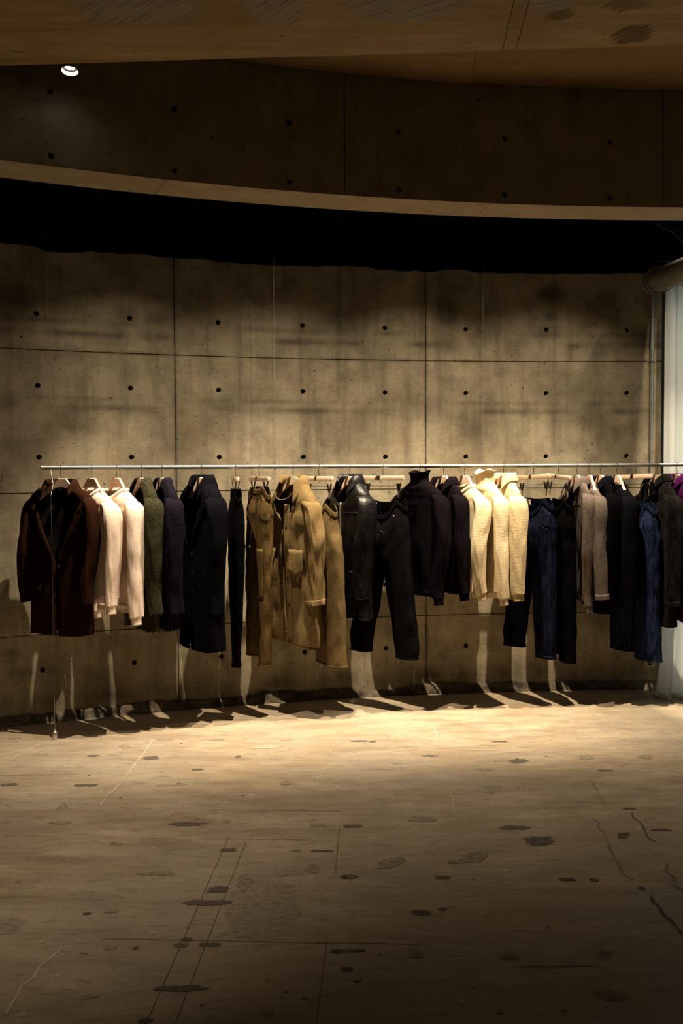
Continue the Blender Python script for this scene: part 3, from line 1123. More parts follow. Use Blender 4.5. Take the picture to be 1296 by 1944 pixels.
# ------------------------------------------------------------------ rail and suspension wires
rail = empty('clothes_rail', pol(ang(circ(330, 886, RR)), RR, ZRAIL))
tag(rail, 'long curved galvanised pipe rail carrying all the clothes', 'rail')
ra0, ra1 = ang(circ(79, 886, RR)), ang(circ(1296, 884, RR)) + .09
RAILR = .0122
tube('pipe', [pol(ra0 + (ra1 - ra0) * i / 60, RR, ZRAIL) - rail.location for i in range(61)], RAILR, 'galvanised', rail, 16, False)
tube('end_cap', [pol(ra0 + q, RR, ZRAIL) - rail.location for q in (-.0006, .0006)], RAILR * 1.08, 'wire_steel', rail, 16)
WN = ['left end of the rail', 'tan coat', 'cream turtleneck']
for i, px in enumerate((95, 522, 916)):
    a = ang(circ(px, 886, RR))
    w = empty('suspension_wire', pol(a, RR, ZRAIL))
    tag(w, 'thin steel wire dropping to the rail above the %s' % WN[i], 'wire', 'wires holding the rail')
    tube('wire', [Vector((0, 0, 2.334)), Vector((0, 0, .034))], .0008, 'wire_steel', w, 6)
    tube('ferrule', [Vector((0, 0, .036)), Vector((0, 0, RAILR + .001))], .0028, 'wire_steel', w, 8)
    tube('nut', [Vector((0, 0, -RAILR - .008)), Vector((0, 0, -RAILR - .0005))], .004, 'wire_steel', w, 6)
pw = plane(104.5, 1403)
wt = empty('hanging_weight', pw)
tag(wt, 'thin wire with a small brass weight standing on the floor below the brown jacket', 'weight')
aw = ang(circ(95.5, 886, RR))
tube('wire', [pol(aw, RR - .012, ZRAIL - .012) - pw, pol(aw, RR - .10, ZRAIL - .10) - pw, pol(ang(circ(96.5, 925, RR - .17)), RR - .17, ZRAIL - .16) - pw, Vector((0, 0, .062))], .0008, 'wire_steel', wt, 6)
V, Fc = tube_data([Vector((0, 0, z)) for z in (0, .004, .040, .045, .048, .062)], [.0125, .0145, .0145, .011, .005, .004], 18)
mesh('plumb', V, Fc, 'clip_steel', wt, 40)
tube('collar_ring', [Vector((0, 0, .030)), Vector((0, 0, .034))], .0152, 'wire_steel', wt, 18)

# ------------------------------------------------------------------ cloth surfaces


def cr(p0, p1, p2, p3, t):
    return .5 * ((2 * p1) + (-p0 + p2) * t + (2 * p0 - 5 * p1 + 4 * p2 - p3) * t * t + (-p0 + 3 * p1 - 3 * p2 + p3) * t ** 3)


def smooth(x, a, b):
    x = min(1.0, max(0.0, (x - a) / (b - a)))
    return x * x * (3 - 2 * x)


class Loft:
    """a tube of cloth through keys (u, v, z, half width along the first axis, half width along the second)"""

    def __init__(self, keys, path=False, exp=2.3, fold=.01, ks=(3, 5), wrinkle=.004, wf=(2.0, 7.0), seed=0, start=.1, zmod=None, rib=0.0, ribn=40):
        self.k, self.path, self.e, self.fold, self.ks = keys, path, exp, fold, ks
        self.wr, self.wf, self.sd, self.start, self.zmod, self.rib, self.ribn = wrinkle, wf, seed * 7.31 + .5, start, zmod, rib, ribn
        # spacing of keys by length so that s runs evenly
        L = [0.0]
        for a, b in zip(keys[:-1], keys[1:]):
            L.append(L[-1] + max(.012, (Vector(a[:3]) - Vector(b[:3])).length))
        self.L = [x / L[-1] for x in L]
        self.len = L[-1]

    def at(self, s):
        s = min(1.0, max(0.0, s))
        i = 0
        while i < len(self.L) - 2 and s > self.L[i + 1]:
            i += 1
        t = (s - self.L[i]) / (self.L[i + 1] - self.L[i])
        K = self.k
        n = len(K) - 1
        return [cr(K[max(i - 1, 0)][q], K[i][q], K[i + 1][q], K[min(i + 2, n)][q], t) for q in range(5)]

    def S(self, phi, s, off=0.0):
        x, y, z, wa, wb = self.at(s)
        wa, wb = max(wa, .002), max(wb, .002)
        if self.path:
            q0, q1 = self.at(s - .02), self.at(s + .02)
            T = (Vector(q1[:3]) - Vector(q0[:3])).normalized()
            B = Vector((0, 1, 0))
            B = (B - T * B.dot(T)).normalized()
            A = B.cross(T)
        else:
            A, B = Vector((1, 0, 0)), Vector((0, 1, 0))
        ct, st = cos(phi), sin(phi)
        X = wa * math.copysign(abs(ct) ** (2 / self.e), ct)
        Y = wb * math.copysign(abs(st) ** (2 / self.e), st)
        nx, ny = ct / wa, st / wb
        ln = math.hypot(nx, ny)
        d = (A * nx + B * ny) / ln
        am = self.fold * smooth(s, self.start, 1.0)
        k1, k2 = self.ks
        sd = self.sd
        f = am * (.6 * cos(k1 * phi + sd + 1.4 * sin(s * 2.2 + sd)) + .4 * cos(k2 * phi + 2.3 * sd - 1.7 * s))
        w = self.wr * smooth(s, self.start * .4, self.start * .4 + .12)
        f += w * noise.noise(Vector((ct * self.wf[0] + sd, st * self.wf[0], s * self.wf[1] * self.len * 1.6 + 1.2 * ct)))
        f += w * .5 * noise.noise(Vector((ct * 5 + sd, st * 5 + 3, s * self.len * 9)))
        if self.rib:
            f += self.rib * cos(self.ribn * phi)
        p = Vector((x, y, z)) + A * X + B * Y + d * (f + off)
        if self.zmod:
            p.z += self.zmod(phi, s, p)
        return p

    def build(self, name, mat, par, nr=40, na=48, gap=None, s0=0.0, s1=1.0, turn=.012, cap=False):
        V, Fc = [], []
        open_ = gap is not None
        ss = [s0 + (s1 - s0) * i / nr for i in range(nr + 1)]
        rows = [(s, 0.0) for s in ss]
        if turn:                                  # cloth turned in at the open end
            rows += [(s1 - .002, -turn * .5), (s1 - .03, -turn)]
        for s, off in rows:
            g = gap(s) if open_ else 0.0
            n = na + 1 if open_ else na
            for k in range(n):
                if open_:
                    phi = -PI / 2 + g + (2 * PI - 2 * g) * k / na
                else:
                    phi = 2 * PI * k / na
                V.append(self.S(phi, s, off))
        n = na + 1 if open_ else na
        for i in range(len(rows) - 1):
            for k in range(na):
                k2 = k + 1 if open_ else (k + 1) % na
                Fc.append((i * n + k, i * n + n + k, i * n + n + k2, i * n + k2))
        if cap:
            Fc.append(tuple(range(n)))
        o = mesh(name, V, Fc, mat, par, 180)
        if open_:
            md = o.modifiers.new('thickness', 'SOLIDIFY')
            md.thickness = .003
            md.offset = -1
        return o

    def patch(self, name, mat, par, p0, p1, s0, s1, off=.003, n=(8, 8), thick=.002, shape=None, out=0.0):
        """a piece of cloth lying on the surface between two angles and two heights"""
        V, Fc = [], []
        for j in range(n[1] + 1):
            for i in range(n[0] + 1):
                a, b = i / n[0], j / n[1]
                pp, ss = p0 + (p1 - p0) * a, s0 + (s1 - s0) * b
                if shape:
                    ss += shape(a, b)
                V.append(self.S(pp, ss, off + out * b))
        w = n[0] + 1
        for j in range(n[1]):
            for i in range(n[0]):
                Fc.append((j * w + i, j * w + w + i, j * w + w + i + 1, j * w + i + 1))
        o = mesh(name, V, Fc, mat, par, 180)
        md = o.modifiers.new('thickness', 'SOLIDIFY')
        md.thickness = thick
        md.offset = 1
        return o

    def dot(self, name, mat, par, phi, s, r=.006, off=.003):
        c = self.S(phi, s, off)
        d = (self.S(phi, s, off + .01) - c).normalized()
        V, Fc = tube_data([c - d * .001, c + d * .0015, c + d * .0025], [r, r, r * .7], 12)
        return mesh(name, V, Fc, mat, par, 40)


FR = -PI / 2                                     # the front of a garment


def place(px, theta):
    a = ang(circ(px, 886, RR))
    P = pol(a, RR, ZRAIL)
    phi = math.atan2(px - 648, F)
    return P, -(math.radians(theta) + phi), a


def zpx(px, y, near=0.0):
    return circ(px, y, RR - near).z - ZRAIL


# ------------------------------------------------------------------ hangers


def hook(par, a, rz, zt):
    """wire hook over the rail, in the plane across the rail"""
    ax = Vector((sin(a), cos(a), 0))
    inv = Matrix.Rotation(-rz, 3, 'Z')
    R = RAILR + .0028
    prof = [(0, zt - .01), (0, zt + .012), (.001, zt + .022), (.006, zt + .034), (.0125, -.010)]
    prof += [(R * cos(q) * 1.0, R * sin(q)) for q in [-.35 + (PI + .75) * i / 12 for i in range(13)]]
    pts = [inv @ (ax * p) + Vector((0, 0, z)) for p, z in prof]
    tube('hook', pts, .0017, 'hook_black', par, 7)


def wooden_hanger(px, theta, what, hw=.20, zt=-.066):
    P, rz, a = place(px, theta)
    e = empty('wooden_hanger', P, rz)
    tag(e, 'pale wooden hanger inside the ' + what, 'hanger', 'wooden hangers on the rail')
    up_ = [(-hw, -.130), (-hw + .02, -.118), (-.13, -.098), (-.08, -.050), (-.044, -.010), (-.034, 0)]
    lo_ = [(-hw + .002, -.142), (-hw + .02, -.138), (-.13, -.124), (-.08, -.086), (-.045, -.062), (0, -.050)]
    top_ = up_ + [(-x, z) for x, z in reversed(up_)]
    bot_ = lo_ + [(-x, z) for x, z in reversed(lo_[:-1])]
    V, Fc = [], []
    rows = []
    for i in range(13):                           # straight board with wider ends, rounded edges
        t_ = i / 12
        def pick(L_, t):
            q = t * (len(L_) - 1)
            k = min(int(q), len(L_) - 2)
            f = q - k
            return L_[k][0] + (L_[k + 1][0] - L_[k][0]) * f, L_[k][1] + (L_[k + 1][1] - L_[k][1]) * f
        rows.append((pick(top_, t_), pick(bot_, t_)))
    rows = []
    N = 28
    for i in range(N + 1):
        x = -hw + 2 * hw * i / N
        def zat(L_):
            for (x0, z0), (x1, z1) in zip(L_[:-1], L_[1:]):
                if x0 <= x <= x1 + 1e-9:
                    return z0 + (z1 - z0) * (x - x0) / max(1e-6, x1 - x0)
            return L_[0][1] if x < 0 else L_[-1][1]
        rows.append((x, zat(top_), zat(bot_)))
    for x, z1, z0 in rows:
        th = .0075 + .006 * smooth(abs(x), .10, hw)
        c = -.010 * (x / hw) ** 2                  # arms bow forward
        b = min(.003, (z1 - z0) * .3)
        for y, z in ((-th, z0 + b), (-th, z1 - b), (-th + .003, z1), (th - .003, z1), (th, z1 - b), (th, z0 + b), (th - .003, z0), (-th + .003, z0)):
            V.append(Vector((x, y + c, z + zt)))
    for i in range(N):
        for k in range(8):
            k2 = (k + 1) % 8
            Fc.append((i * 8 + k, i * 8 + 8 + k, i * 8 + 8 + k2, i * 8 + k2))
    Fc += [tuple(range(8)), tuple(N * 8 + k for k in range(7, -1, -1))]
    mesh('wood', V, Fc, 'hanger_wood', e, 35)
    hook(e, a, rz, zt)
    return e


def clip_hanger(px, theta, what, hb=.165, clips=(-.125, .125), low=True, tilt=0.0):
    P, rz, a = place(px, theta)
    e = empty('clip_hanger', P, rz)
    tag(e, 'pale wooden bar hanger with black clips holding the ' + what, 'hanger', 'clip hangers on the rail')
    zt = -.064

    def lean(z, x):
        return z + x * tilt
    bar = box('wood_bar', -hb, hb, -.010, .010, zt - .028, zt, 'hanger_wood', e, .004)
    for v in bar.data.vertices:
        v.co.z = lean(v.co.z, v.co.x)
    st_ = box('dark_stripe', -.036, -.020, -.0108, .0108, zt - .0286, zt + .0006, 'hanger_wood_dark', e, .003)
    for v in st_.data.vertices:
        v.co.z = lean(v.co.z, v.co.x)
    hook(e, a, rz, zt)
    zr = zt - (.066 if low else .044)
    if low:
        pts = [(clips[0] - .02, zt - .02), (clips[0] - .02, zr), (clips[1] + .02, zr), (clips[1] + .02, zt - .02)]
        tube('wire_rod', [Vector((x, 0, lean(z, x))) for x, z in pts], .0016, 'hook_black', e, 6)
    for c in clips:
        z0 = lean(zt - (.050 if low else .03), c)
        V, Fc = [], []
        k = bpy.data.objects.new('clip', None)
        for s in (-1, 1):                          # two sprung jaws crossing to a point
            b0, f0 = box_data(-.0085, .0085, -.002, .002, -.055, 0)
            for v in b0:
                f = -v.z / .055
                v.y += s * (.013 * (1 - f) + .002)
                v.x *= (1.0 - .35 * f)
                V.append(v + Vector((c, 0, z0)))
            Fc += [tuple(i + (8 if s > 0 else 0) for i in ff) for ff in f0]
        cl = mesh('clip', V, Fc, 'clip_black', e)
        bpy.data.objects.remove(k)
        V, Fc = [], []
        zz = z0 - .045
        ln = .052 if low else .02
        for s in (-1, 1):
            b0, f0 = box_data(-.006, .006, -.0012, .0012, -ln, 0)
            for v in b0:
                v.y += s * (.0045 - .002 * (-v.z / ln))
                v.x *= (1.0 - .5 * (-v.z / ln))
                V.append(v + Vector((c, 0, zz)))
            Fc += [tuple(i + (8 if s > 0 else 0) for i in ff) for ff in f0]
        mesh('jaw', V, Fc, 'clip_steel' if low else 'clip_black', cl)
    return e


# ------------------------------------------------------------------ collars


def crew_band(par, mat, body, w=.022, s=0.0, ribs=True):
    V, Fc = [], []
    na = 56
    prof = [(.001, .006), (.006, .001), (.0075, -.008), (.005, -.016), (-.001, -.019), (-.007, -.012), (-.008, -.001), (-.004, .006)]
    for k in range(na):
        phi = 2 * PI * k / na
        c = body.S(phi, s)
        d = body.S(phi, s, .01) - c
        d.normalize()
        for o_, z_ in prof:
            V.append(c + d * (o_ * w / .022) + Vector((0, 0, (z_ + .012) * w / .022)))
    n = len(prof)
    for k in range(na):
        k2 = (k + 1) % na
        for i in range(n):
            i2 = (i + 1) % n
            Fc.append((k * n + i, k2 * n + i, k2 * n + i2, k * n + i2))
    return mesh('neck_band', V, Fc, mat, par, 180)


def tall_neck(par, mat, body, h=.09, flare=1.15, seed=1, slit=0.0):
    """funnel neck with a soft wavy rim"""
    V, Fc = [], []
    na, prof = 64, [(-.02, 1.02), (0, .96), (.25, .88), (.5, .86), (.75, .92), (.93, flare * .95), (1.0, flare), (.98, flare * .93), (.7, .82), (.2, .8), (-.1, .85)]
    c0 = Vector((0, 0, 0))
    for k in range(na):
        c0 += body.S(2 * PI * k / na, 0) / na
    for k in range(na):
        phi = 2 * PI * k / na
        p = body.S(phi, 0)
        hz = h * (1 + .22 * noise.noise(Vector((cos(phi) * 1.3, sin(phi) * 1.3, seed * 3.7))) - .12 * max(0, -sin(phi)))
        rib = 1 + .02 * cos(phi * 32)
        for t_, sc in prof:
            q = (p - c0)
            wob = 1 + .12 * t_ * noise.noise(Vector((cos(phi) * 2, sin(phi) * 2, seed + t_)))
            V.append(Vector((c0.x + q.x * sc * rib * wob, c0.y + q.y * sc * rib * wob, p.z + (c0.z - p.z) * min(1, max(0, t_)) * .8 + hz * t_)))
    n = len(prof)
    for k in range(na):
        k2 = (k + 1) % na
        for i in range(n - 1):
            Fc.append((k * n + i, k2 * n + i, k2 * n + i + 1, k * n + i + 1))
    return mesh('neck', V, Fc, mat, par, 180)


def fold_collar(par, mat, body, stand=.03, fall=.06, gap=.35, tip=.03, flare=.03, s=0.0, thick=.0035, up=0.0):
    """turned-down collar open at the front; up=1 stands it up"""
    V, Fc = [], []
    na = 44
    for k in range(na + 1):
        t_ = k / na
        phi = FR + gap + (2 * PI - 2 * gap) * t_
        c = body.S(phi, s)
        d = body.S(phi, s, .01) - c
        d.z = 0
        d.normalize()
        f = max(0.0, -sin(phi))
        ends = abs(2 * t_ - 1) ** 6
        st_ = stand * (1 - .35 * f)
        top = c + Vector((0, 0, st_)) + d * .003
        fl_ = (fall + tip * ends) * (1 - .0 * f)
        V += [c - d * .004 + Vector((0, 0, -.01)), c + Vector((0, 0, st_ * .5)), top, top + d * .008 + Vector((0, 0, .004)),
              top + d * (.013 + flare * .35) + Vector((0, 0, -fl_ * .35)), top + d * (.015 + flare * .75 + .01 * f) + Vector((0, 0, -fl_ * .72)), top + d * (.015 + flare * (1 + .5 * f)) + Vector((0, 0, -fl_))]
    n = 7
    for k in range(na):
        for i in range(n - 1):
            Fc.append((k * n + i, k * n + n + i, k * n + n + i + 1, k * n + i + 1))
    o = mesh('collar', V, Fc, mat, par, 180)
    md = o.modifiers.new('thickness', 'SOLIDIFY')
    md.thickness = thick
    md.offset = 0
    return o


def lapels(par, mat, body, gap, s0, s1, width=.075, notch=.35):
    for sd in (-1, 1):
        V, Fc = [], []
        nj, ni = 22, 5
        for j in range(nj + 1):
            t_ = j / nj
            s = s0 + (s1 - s0) * t_
            w = width * (1 - t_ ** 1.6) * (1.0 if t_ > notch else .72 + .28 * t_ / notch)
            if abs(t_ - notch) < .03:
                w *= .55
            wa, wb = body.at(s)[3:5]
            ph0 = FR + sd * gap(s)
            dphi = w / max(.05, wa)
            for i in range(ni + 1):
                q = i / ni
                V.append(body.S(ph0 + sd * dphi * q, s, .004 + .010 * math.sin(q * PI * .8) * (1 - t_) + .003 * q))
        m_ = ni + 1
        for j in range(nj):
            for i in range(ni):
                Fc.append((j * m_ + i, j * m_ + m_ + i, j * m_ + m_ + i + 1, j * m_ + i + 1))
        o = mesh('lapel', V, Fc, mat, par, 180)
        md = o.modifiers.new('thickness', 'SOLIDIFY')
        md.thickness = .003
        md.offset = 1


# ------------------------------------------------------------------ tops


def top(name, label, cat, px, theta, mat, sh_y, hem_y, cuff_y, hw=.205, b=.065, ah=None, neck=(.086, .058), zneck=-.146, front=.040,
        fold=.014, wrinkle=.006, sleeve_w=(.056, .040), cuff=None, hem=None, gap=None, seed=1, group=None, cuff_u=(.03, .03), cuff_v=(-.03, .0),
        zt=-.066, what=None, elbow=(.02, -.02), ks=(3, 5), exp=2.5, hem_skew=0.0, hang=True, back_u=0.0):
    P, rz, a = place(px, theta)
    e = empty(name, P, rz)
    tag(e, label, cat, group)
    zs = zpx(px, sh_y, .12)
    zh = zpx(px, hem_y, .05)
    zc = zpx(px, cuff_y, .16)
    ah = ah or hw * 1.03
    na_, nb_ = neck
    # body
    keys = [(0, -.004, zneck, na_, nb_), (0, -.004, zneck - .012, na_ + .022, nb_ + .004), (0, -.004, zneck + (zs - zneck) * .42, na_ + (hw - na_) * .50, b * .93),
            (0, -.003, zneck + (zs - zneck) * .75, na_ + (hw - na_) * .82, b), (0, 0, zs - .006, hw - .004, b), (0, 0, zs - .05, hw + .006, b * 1.04),
            (0, 0, zs - .14, hw + .004, b * 1.06), (0, 0, zs + (zh - zs) * .55, hw * .3 + ah * .7, b * 1.1), (0, 0, zh, ah, b * 1.14)]
    z_lo = zs - .12

    def zm(phi, s, p):
        f = max(0.0, -sin(phi))
        r = 0.0
        if p.z > z_lo:
            r -= front * f * f * ((p.z - z_lo) / (zneck - z_lo)) ** 1.5
        if s > .7:
            r += hem_skew * cos(phi) * (s - .7) / .3 + .006 * (s - .7) / .3 * sin(phi * 3 + seed)
        return r

    body = Loft(keys, False, exp, fold, ks, wrinkle, (2.0, 4.0), seed, .22, zm)
    hb = 0.0
    if hem == 'rib':
        hb = .055 / max(.2, body.len)
    bo = body.build('body', mat, e, 46, 72, gap, 0.0, 1.0 - hb, turn=0 if hem == 'rib' else .010)
    if hem == 'rib':
        k2 = [body.at(1 - hb * 1.03), body.at(1 - hb * .5), body.at(1.0)]
        k2 = [(q[0], q[1], q[2], q[3] * f, q[4] * f) for q, f in zip(k2, (1.0, .96, .955))]
        h2 = Loft(k2, False, exp, fold * .9, ks, .002, (2, 4), seed, -1.0, None, .0016, 46)
        h2.build('hem_band', mat, e, 8, 184, None, turn=.008)
    # sleeves
    for sd, i in ((1, 0), (-1, 1)):
        w0, w1 = sleeve_w
        cu = hw + cuff_u[i]
        ez = zs + (zc - zs) * .52
        kk = [(sd * (hw - .070), -.002, zs - .002, .020, b * .72), (sd * (hw - .020), -.002, zs - .028, .030, max(b * .85, w0 * .95)), (sd * (hw + .006), -.005, zs - .085, .034, w0 * 1.08),
              (sd * (hw + elbow[0] * .8), elbow[1] * .7, zs + (zc - zs) * .36, w0 * .58, w0), (sd * (hw + elbow[0] + (cuff_u[i] - elbow[0]) * .3), elbow[1], ez, w0 * .55, w0 * .92),
              (sd * (cu - .004), (elbow[1] + cuff_v[i]) * .5 + cuff_v[i] * .2, zs + (zc - zs) * .8, (w0 + w1) * .28, (w0 + w1) * .48), (sd * cu, cuff_v[i], zc, w1 * .62, w1)]
        sl = Loft(kk, True, 2.2, fold * .5, (2, 3), wrinkle, (1.6, 5.0), seed * 3 + i, .18)
        cl = 0.0
        if cuff == 'rib':
            cl = .062 / sl.len
        elif cuff in ('band', 'shirt'):
            cl = .05 / sl.len
        so = sl.build('sleeve', mat, e, 44, 40, None, 0, 1 - (cl if cuff == 'rib' else 0), turn=0 if cuff == 'rib' else .008)
        if cuff == 'rib':
            c2 = [sl.at(1 - cl * 1.04), sl.at(1 - cl * .8), sl.at(1 - cl * .5), sl.at(1.0)]
            c2 = [(q[0], q[1], q[2], q[3] * f, q[4] * f) for q, f in zip(c2, (1.0, .86, .84, .9))]
            Loft(c2, True, 2.2, 0, (2, 3), .0015, (2, 5), seed + i, -1, None, .0012, 26).build('cuff', mat, so, 8, 104, None, turn=.006)
        elif cuff == 'band':
            sl.patch('cuff', mat, so, 0, 2 * PI, 1 - cl, 1.0, .0025, (36, 4), .002)
        elif cuff == 'shirt':
            sl.patch('cuff', mat, so, 0, 2 * PI, 1 - cl, 1.0, .002, (36, 4), .002)
            sl.dot('button', 'button_dark', so, FR - .5, 1 - cl * .5, .005, .005)
        elif cuff == 'fringe':
            V, Fc = [], []
            rn = random.Random(seed)
            for k in range(60):
                phi = 2 * PI * k / 60
                p = sl.S(phi, .985, .001)
                L_ = rn.uniform(.008, .022)
                dx = Vector((rn.uniform(-.004, .004), rn.uniform(-.004, .004), -L_))
                t_ = Vector((-sin(phi), cos(phi), 0)) * .0022
                V += [p - t_, p + t_, p + dx]
                Fc.append((3 * k, 3 * k + 1, 3 * k + 2))
            tag(mesh('fringe', V, Fc, mat, so), kind='stuff')
        if sd > 0:
            near_sleeve = (sl, so)
    if hang:
        wooden_hanger(px, theta, what or label, hw - .046, zt)
    return e, body, near_sleeve


def v_gap(s_close, g0, pw=1.2, low=.0):
    def g(s):
        if s < s_close:
            return low + (g0 - low) * (1 - s / s_close) ** pw
        return low
    return g


# brown jacket ------------------------------------------------------
g = v_gap(.52, .95, 1.1, .012)
e, B, S = top('brown_jacket', 'long dark brown cord blazer with notched lapels at the left end of the rail', 'jacket', 115, 31, 'brown_cord', 946, 1206, 1150, hw=.205, b=.062,
              ah=.205, front=.10, fold=.010, wrinkle=.005, sleeve_w=(0.061, 0.045), gap=g, seed=2, cuff_u=(-.005, .055), cuff_v=(-.06, .02), elbow=(.022, -.03), what='dark brown blazer', zneck=-.098)
B.build('lining', 'brown_lining', e, 30, 48, lambda s: g(s) + .05, .01, .93, turn=0).scale = (.97, .93, 1)
lapels(e, 'brown_cord', B, g, .02, .50, .085, .30)
fold_collar(e, 'brown_cord', B, .022, .050, .80, .0, .012)
B.dot('button', 'zip_metal', e, FR + .05, .545, .008, .006)
B.dot('button', 'button_dark', e, FR + .05, .66, .008, .006)
B.patch('breast_pocket', 'brown_cord', e, FR + .42, FR + .85, .335, .36, .004, (8, 3), .004, lambda a, b: -.012 * a)
for c in (-.75, .75):
    B.patch('pocket_flap', 'brown_cord', e, FR + c - .32, FR + c + .32, .655, .705, .004, (10, 4), .003, None, .008)

# cream sweatshirts ---------------------------------------------------
e, B, S = top('cream_sweatshirt', 'cream white sweatshirt hanging next to the brown jacket', 'sweatshirt', 174, 55, 'cream_fleece', 955, 1143, 1166, b=.055, front=.05, cuff='rib', hem='rib', seed=4,
              sleeve_w=(0.058, 0.037), group='cream sweatshirts', cuff_u=(.02, .02), cuff_v=(-.035, .0), what='cream sweatshirt next to the brown jacket')
crew_band(e, 'cream_fleece', B, .024)
e, B, S = top('cream_sweatshirt', 'cream white sweatshirt with the longer sleeve beside the green jacket', 'sweatshirt', 221, 57, 'cream_fleece', 953, 1160, 1186, b=.055, front=.05, cuff='rib', hem='rib', seed=5,
              sleeve_w=(0.059, 0.039), group='cream sweatshirts', cuff_u=(.03, .02), cuff_v=(-.03, .0), what='cream sweatshirt beside the green jacket')
crew_band(e, 'cream_fleece', B, .024)

# fuzzy jackets -------------------------------------------------------
for nm, lb, px, mt, hy, sd_, wh in (('green_jacket', 'fuzzy olive green wool jacket with frayed cuffs', 268, 'green_boucle', 1192, 6, 'olive green wool jacket'),
                                    ('navy_jacket', 'fuzzy dark navy wool jacket with frayed cuffs', 307, 'navy_boucle', 1190, 7, 'dark navy wool jacket')):
    e, B, S = top(nm, lb, 'jacket', px, 68, mt, 946, hy, 1165, b=.056, front=.14, cuff='fringe', gap=v_gap(.5, 1.0, .9, .015), seed=sd_, zneck=-.066, neck=(.066, .056),
                  sleeve_w=(0.059, 0.051), group='fuzzy wool jackets', cuff_u=(.01, .01), cuff_v=(-.01, 0), what=wh)
    rn = random.Random(sd_)
    V, Fc = [], []
    for k in range(90):
        phi = 2 * PI * k / 90
        p = B.S(phi, .99)
        L_ = rn.uniform(.008, .03)
        t_ = Vector((-sin(phi), cos(phi), 0)) * .003
        V += [p - t_, p + t_, p + Vector((rn.uniform(-.006, .006), rn.uniform(-.006, .006), -L_))]
        Fc.append((3 * k, 3 * k + 1, 3 * k + 2))
    tag(mesh('hem_fringe', V, Fc, mt, e), kind='stuff')

# black coat ----------------------------------------------------------
g = v_gap(.42, .95, 1.1, .02)
e, B, S = top('black_coat', 'long black wool coat with a broad raised collar', 'coat', 382, 63, 'black_wool', 944, 1232, 1168, hw=.205, b=.085, ah=.225, front=.12, fold=.022, gap=g, seed=8,
              sleeve_w=(0.067, 0.052), cuff_u=(.0, .01), cuff_v=(-.02, 0), elbow=(.02, -.015), zneck=-.085, what='long black wool coat')
lapels(e, 'black_wool', B, g, .02, .42, .10, .25)
fold_collar(e, 'black_wool', B, .032, .085, .80, .02, .022)
for q in (.45, .55, .65):
    B.dot('button', 'button_dark', e, FR + .12, q, .010, .006)

# tan coat ------------------------------------------------------------
g = v_gap(.26, .9, 1.0, .03)
e, B, S = top('tan_coat', 'tan canvas field coat with big flap pockets and a floppy collar', 'coat', 556, 50, 'tan_canvas', 952, 1218, 1149, hw=.205, b=.080, ah=.25, front=.10, fold=.030, wrinkle=.018,
              gap=g, seed=9, sleeve_w=(0.060, 0.060), cuff_u=(.035, .01), cuff_v=(-.02, 0), elbow=(.045, -.02), zneck=-.090, ks=(4, 6), what='tan canvas field coat', hem_skew=-.02, cuff='band')
fold_collar(e, 'tan_canvas', B, .028, .100, .78, .03, .026, thick=.005)
for c in (-.62, .52):
    B.patch('pocket_flap', 'tan_canvas', e, FR + c - .30, FR + c + .30, .44, .56, .008, (10, 6), .004, lambda a, b: .030 * b * (1 - abs(2 * a - 1)), .022)
B.patch('placket', 'tan_canvas', e, FR + .03, FR + .22, .10, .97, .003, (4, 30), .003)
pts = [B.S(FR - .6 + 1.2 * i / 10, .02 + .03 * sin(i / 10 * PI), .022) for i in range(11)]
tube('collar_strap', pts, .0035, 'tan_canvas', e, 8)
sl, so = S
sl.patch('shoulder_strap', 'tan_canvas', so, .3, 1.3, .06, .16, .004, (6, 5), .003)
for q in (.30, .45, .6, .75):
    B.dot('button', 'button_dark', e, FR + .12, q, .008, .007)

# leather jacket --------------------------------------------------------
g = v_gap(.16, .8, 1.0, .03)
e, B, S = top('leather_jacket', 'shiny black leather jacket with a pointed collar', 'jacket', 664, 57, 'black_leather', 942, 1172, 1136, hw=.205, b=.075, ah=.205, front=.07, fold=.014, wrinkle=.011,
              gap=g, seed=11, sleeve_w=(0.068, 0.056), cuff_u=(.0, .01), cuff_v=(-.045, 0), elbow=(.02, -.045), zneck=-.090, what='black leather jacket')
fold_collar(e, 'black_leather', B, .034, .070, .75, .030, .018)
B.patch('yoke_seam', 'black_leather', e, FR - .95, FR - .08, .245, .256, .0015, (12, 2), .002)
B.patch('yoke_seam', 'black_leather', e, FR + .08, FR + .95, .245, .256, .0015, (12, 2), .002)
for c in (-.55, .55):
    B.patch('pocket_zip', 'zip_metal', e, FR + c - .16, FR + c + .16, .655, .662, .002, (8, 2), .002)
B.patch('front_zip', 'zip_metal', e, FR - .02, FR + .02, .14, .97, -.002, (2, 30), .001)
sl, so = S
sl.patch('seam', 'black_leather', so, .25, .36, .06, .95, .001, (2, 40), .002)
sl.patch('cuff_zip', 'zip_metal', so, .55, .60, .62, .78, .001, (2, 10), .002)

# black knits -----------------------------------------------------------
e, B, S = top('black_turtleneck', 'black zip turtleneck sweater with a tall ribbed neck', 'sweater', 797, 45, 'plum_black_knit', 940, 1130, 1148, b=.058, front=.03, cuff='rib', hem='rib', seed=13, zneck=-.105,
              neck=(.070, .058), zt=-.086, sleeve_w=(0.061, 0.041), cuff_u=(.015, .02), cuff_v=(-.05, 0), elbow=(.05, -.03), what='black zip turtleneck', hang=True)
tall_neck(e, 'plum_black_knit', B, .080, 1.08, 3)
B.patch('zip_placket', 'black_knit', e, FR - .10, FR + .10, .0, .22, .002, (4, 12), .003)
e, B, S = top('black_sweater', 'black shawl collar knit beside the pale yellow sweaters', 'sweater', 842, 55, 'plum_black_knit', 940, 1124, 1139, b=.052, front=.10, cuff='rib', hem='rib', seed=14,
              sleeve_w=(0.056, 0.038), cuff_u=(.03, .02), cuff_v=(.0, 0), what='black shawl collar knit', zneck=-.10)
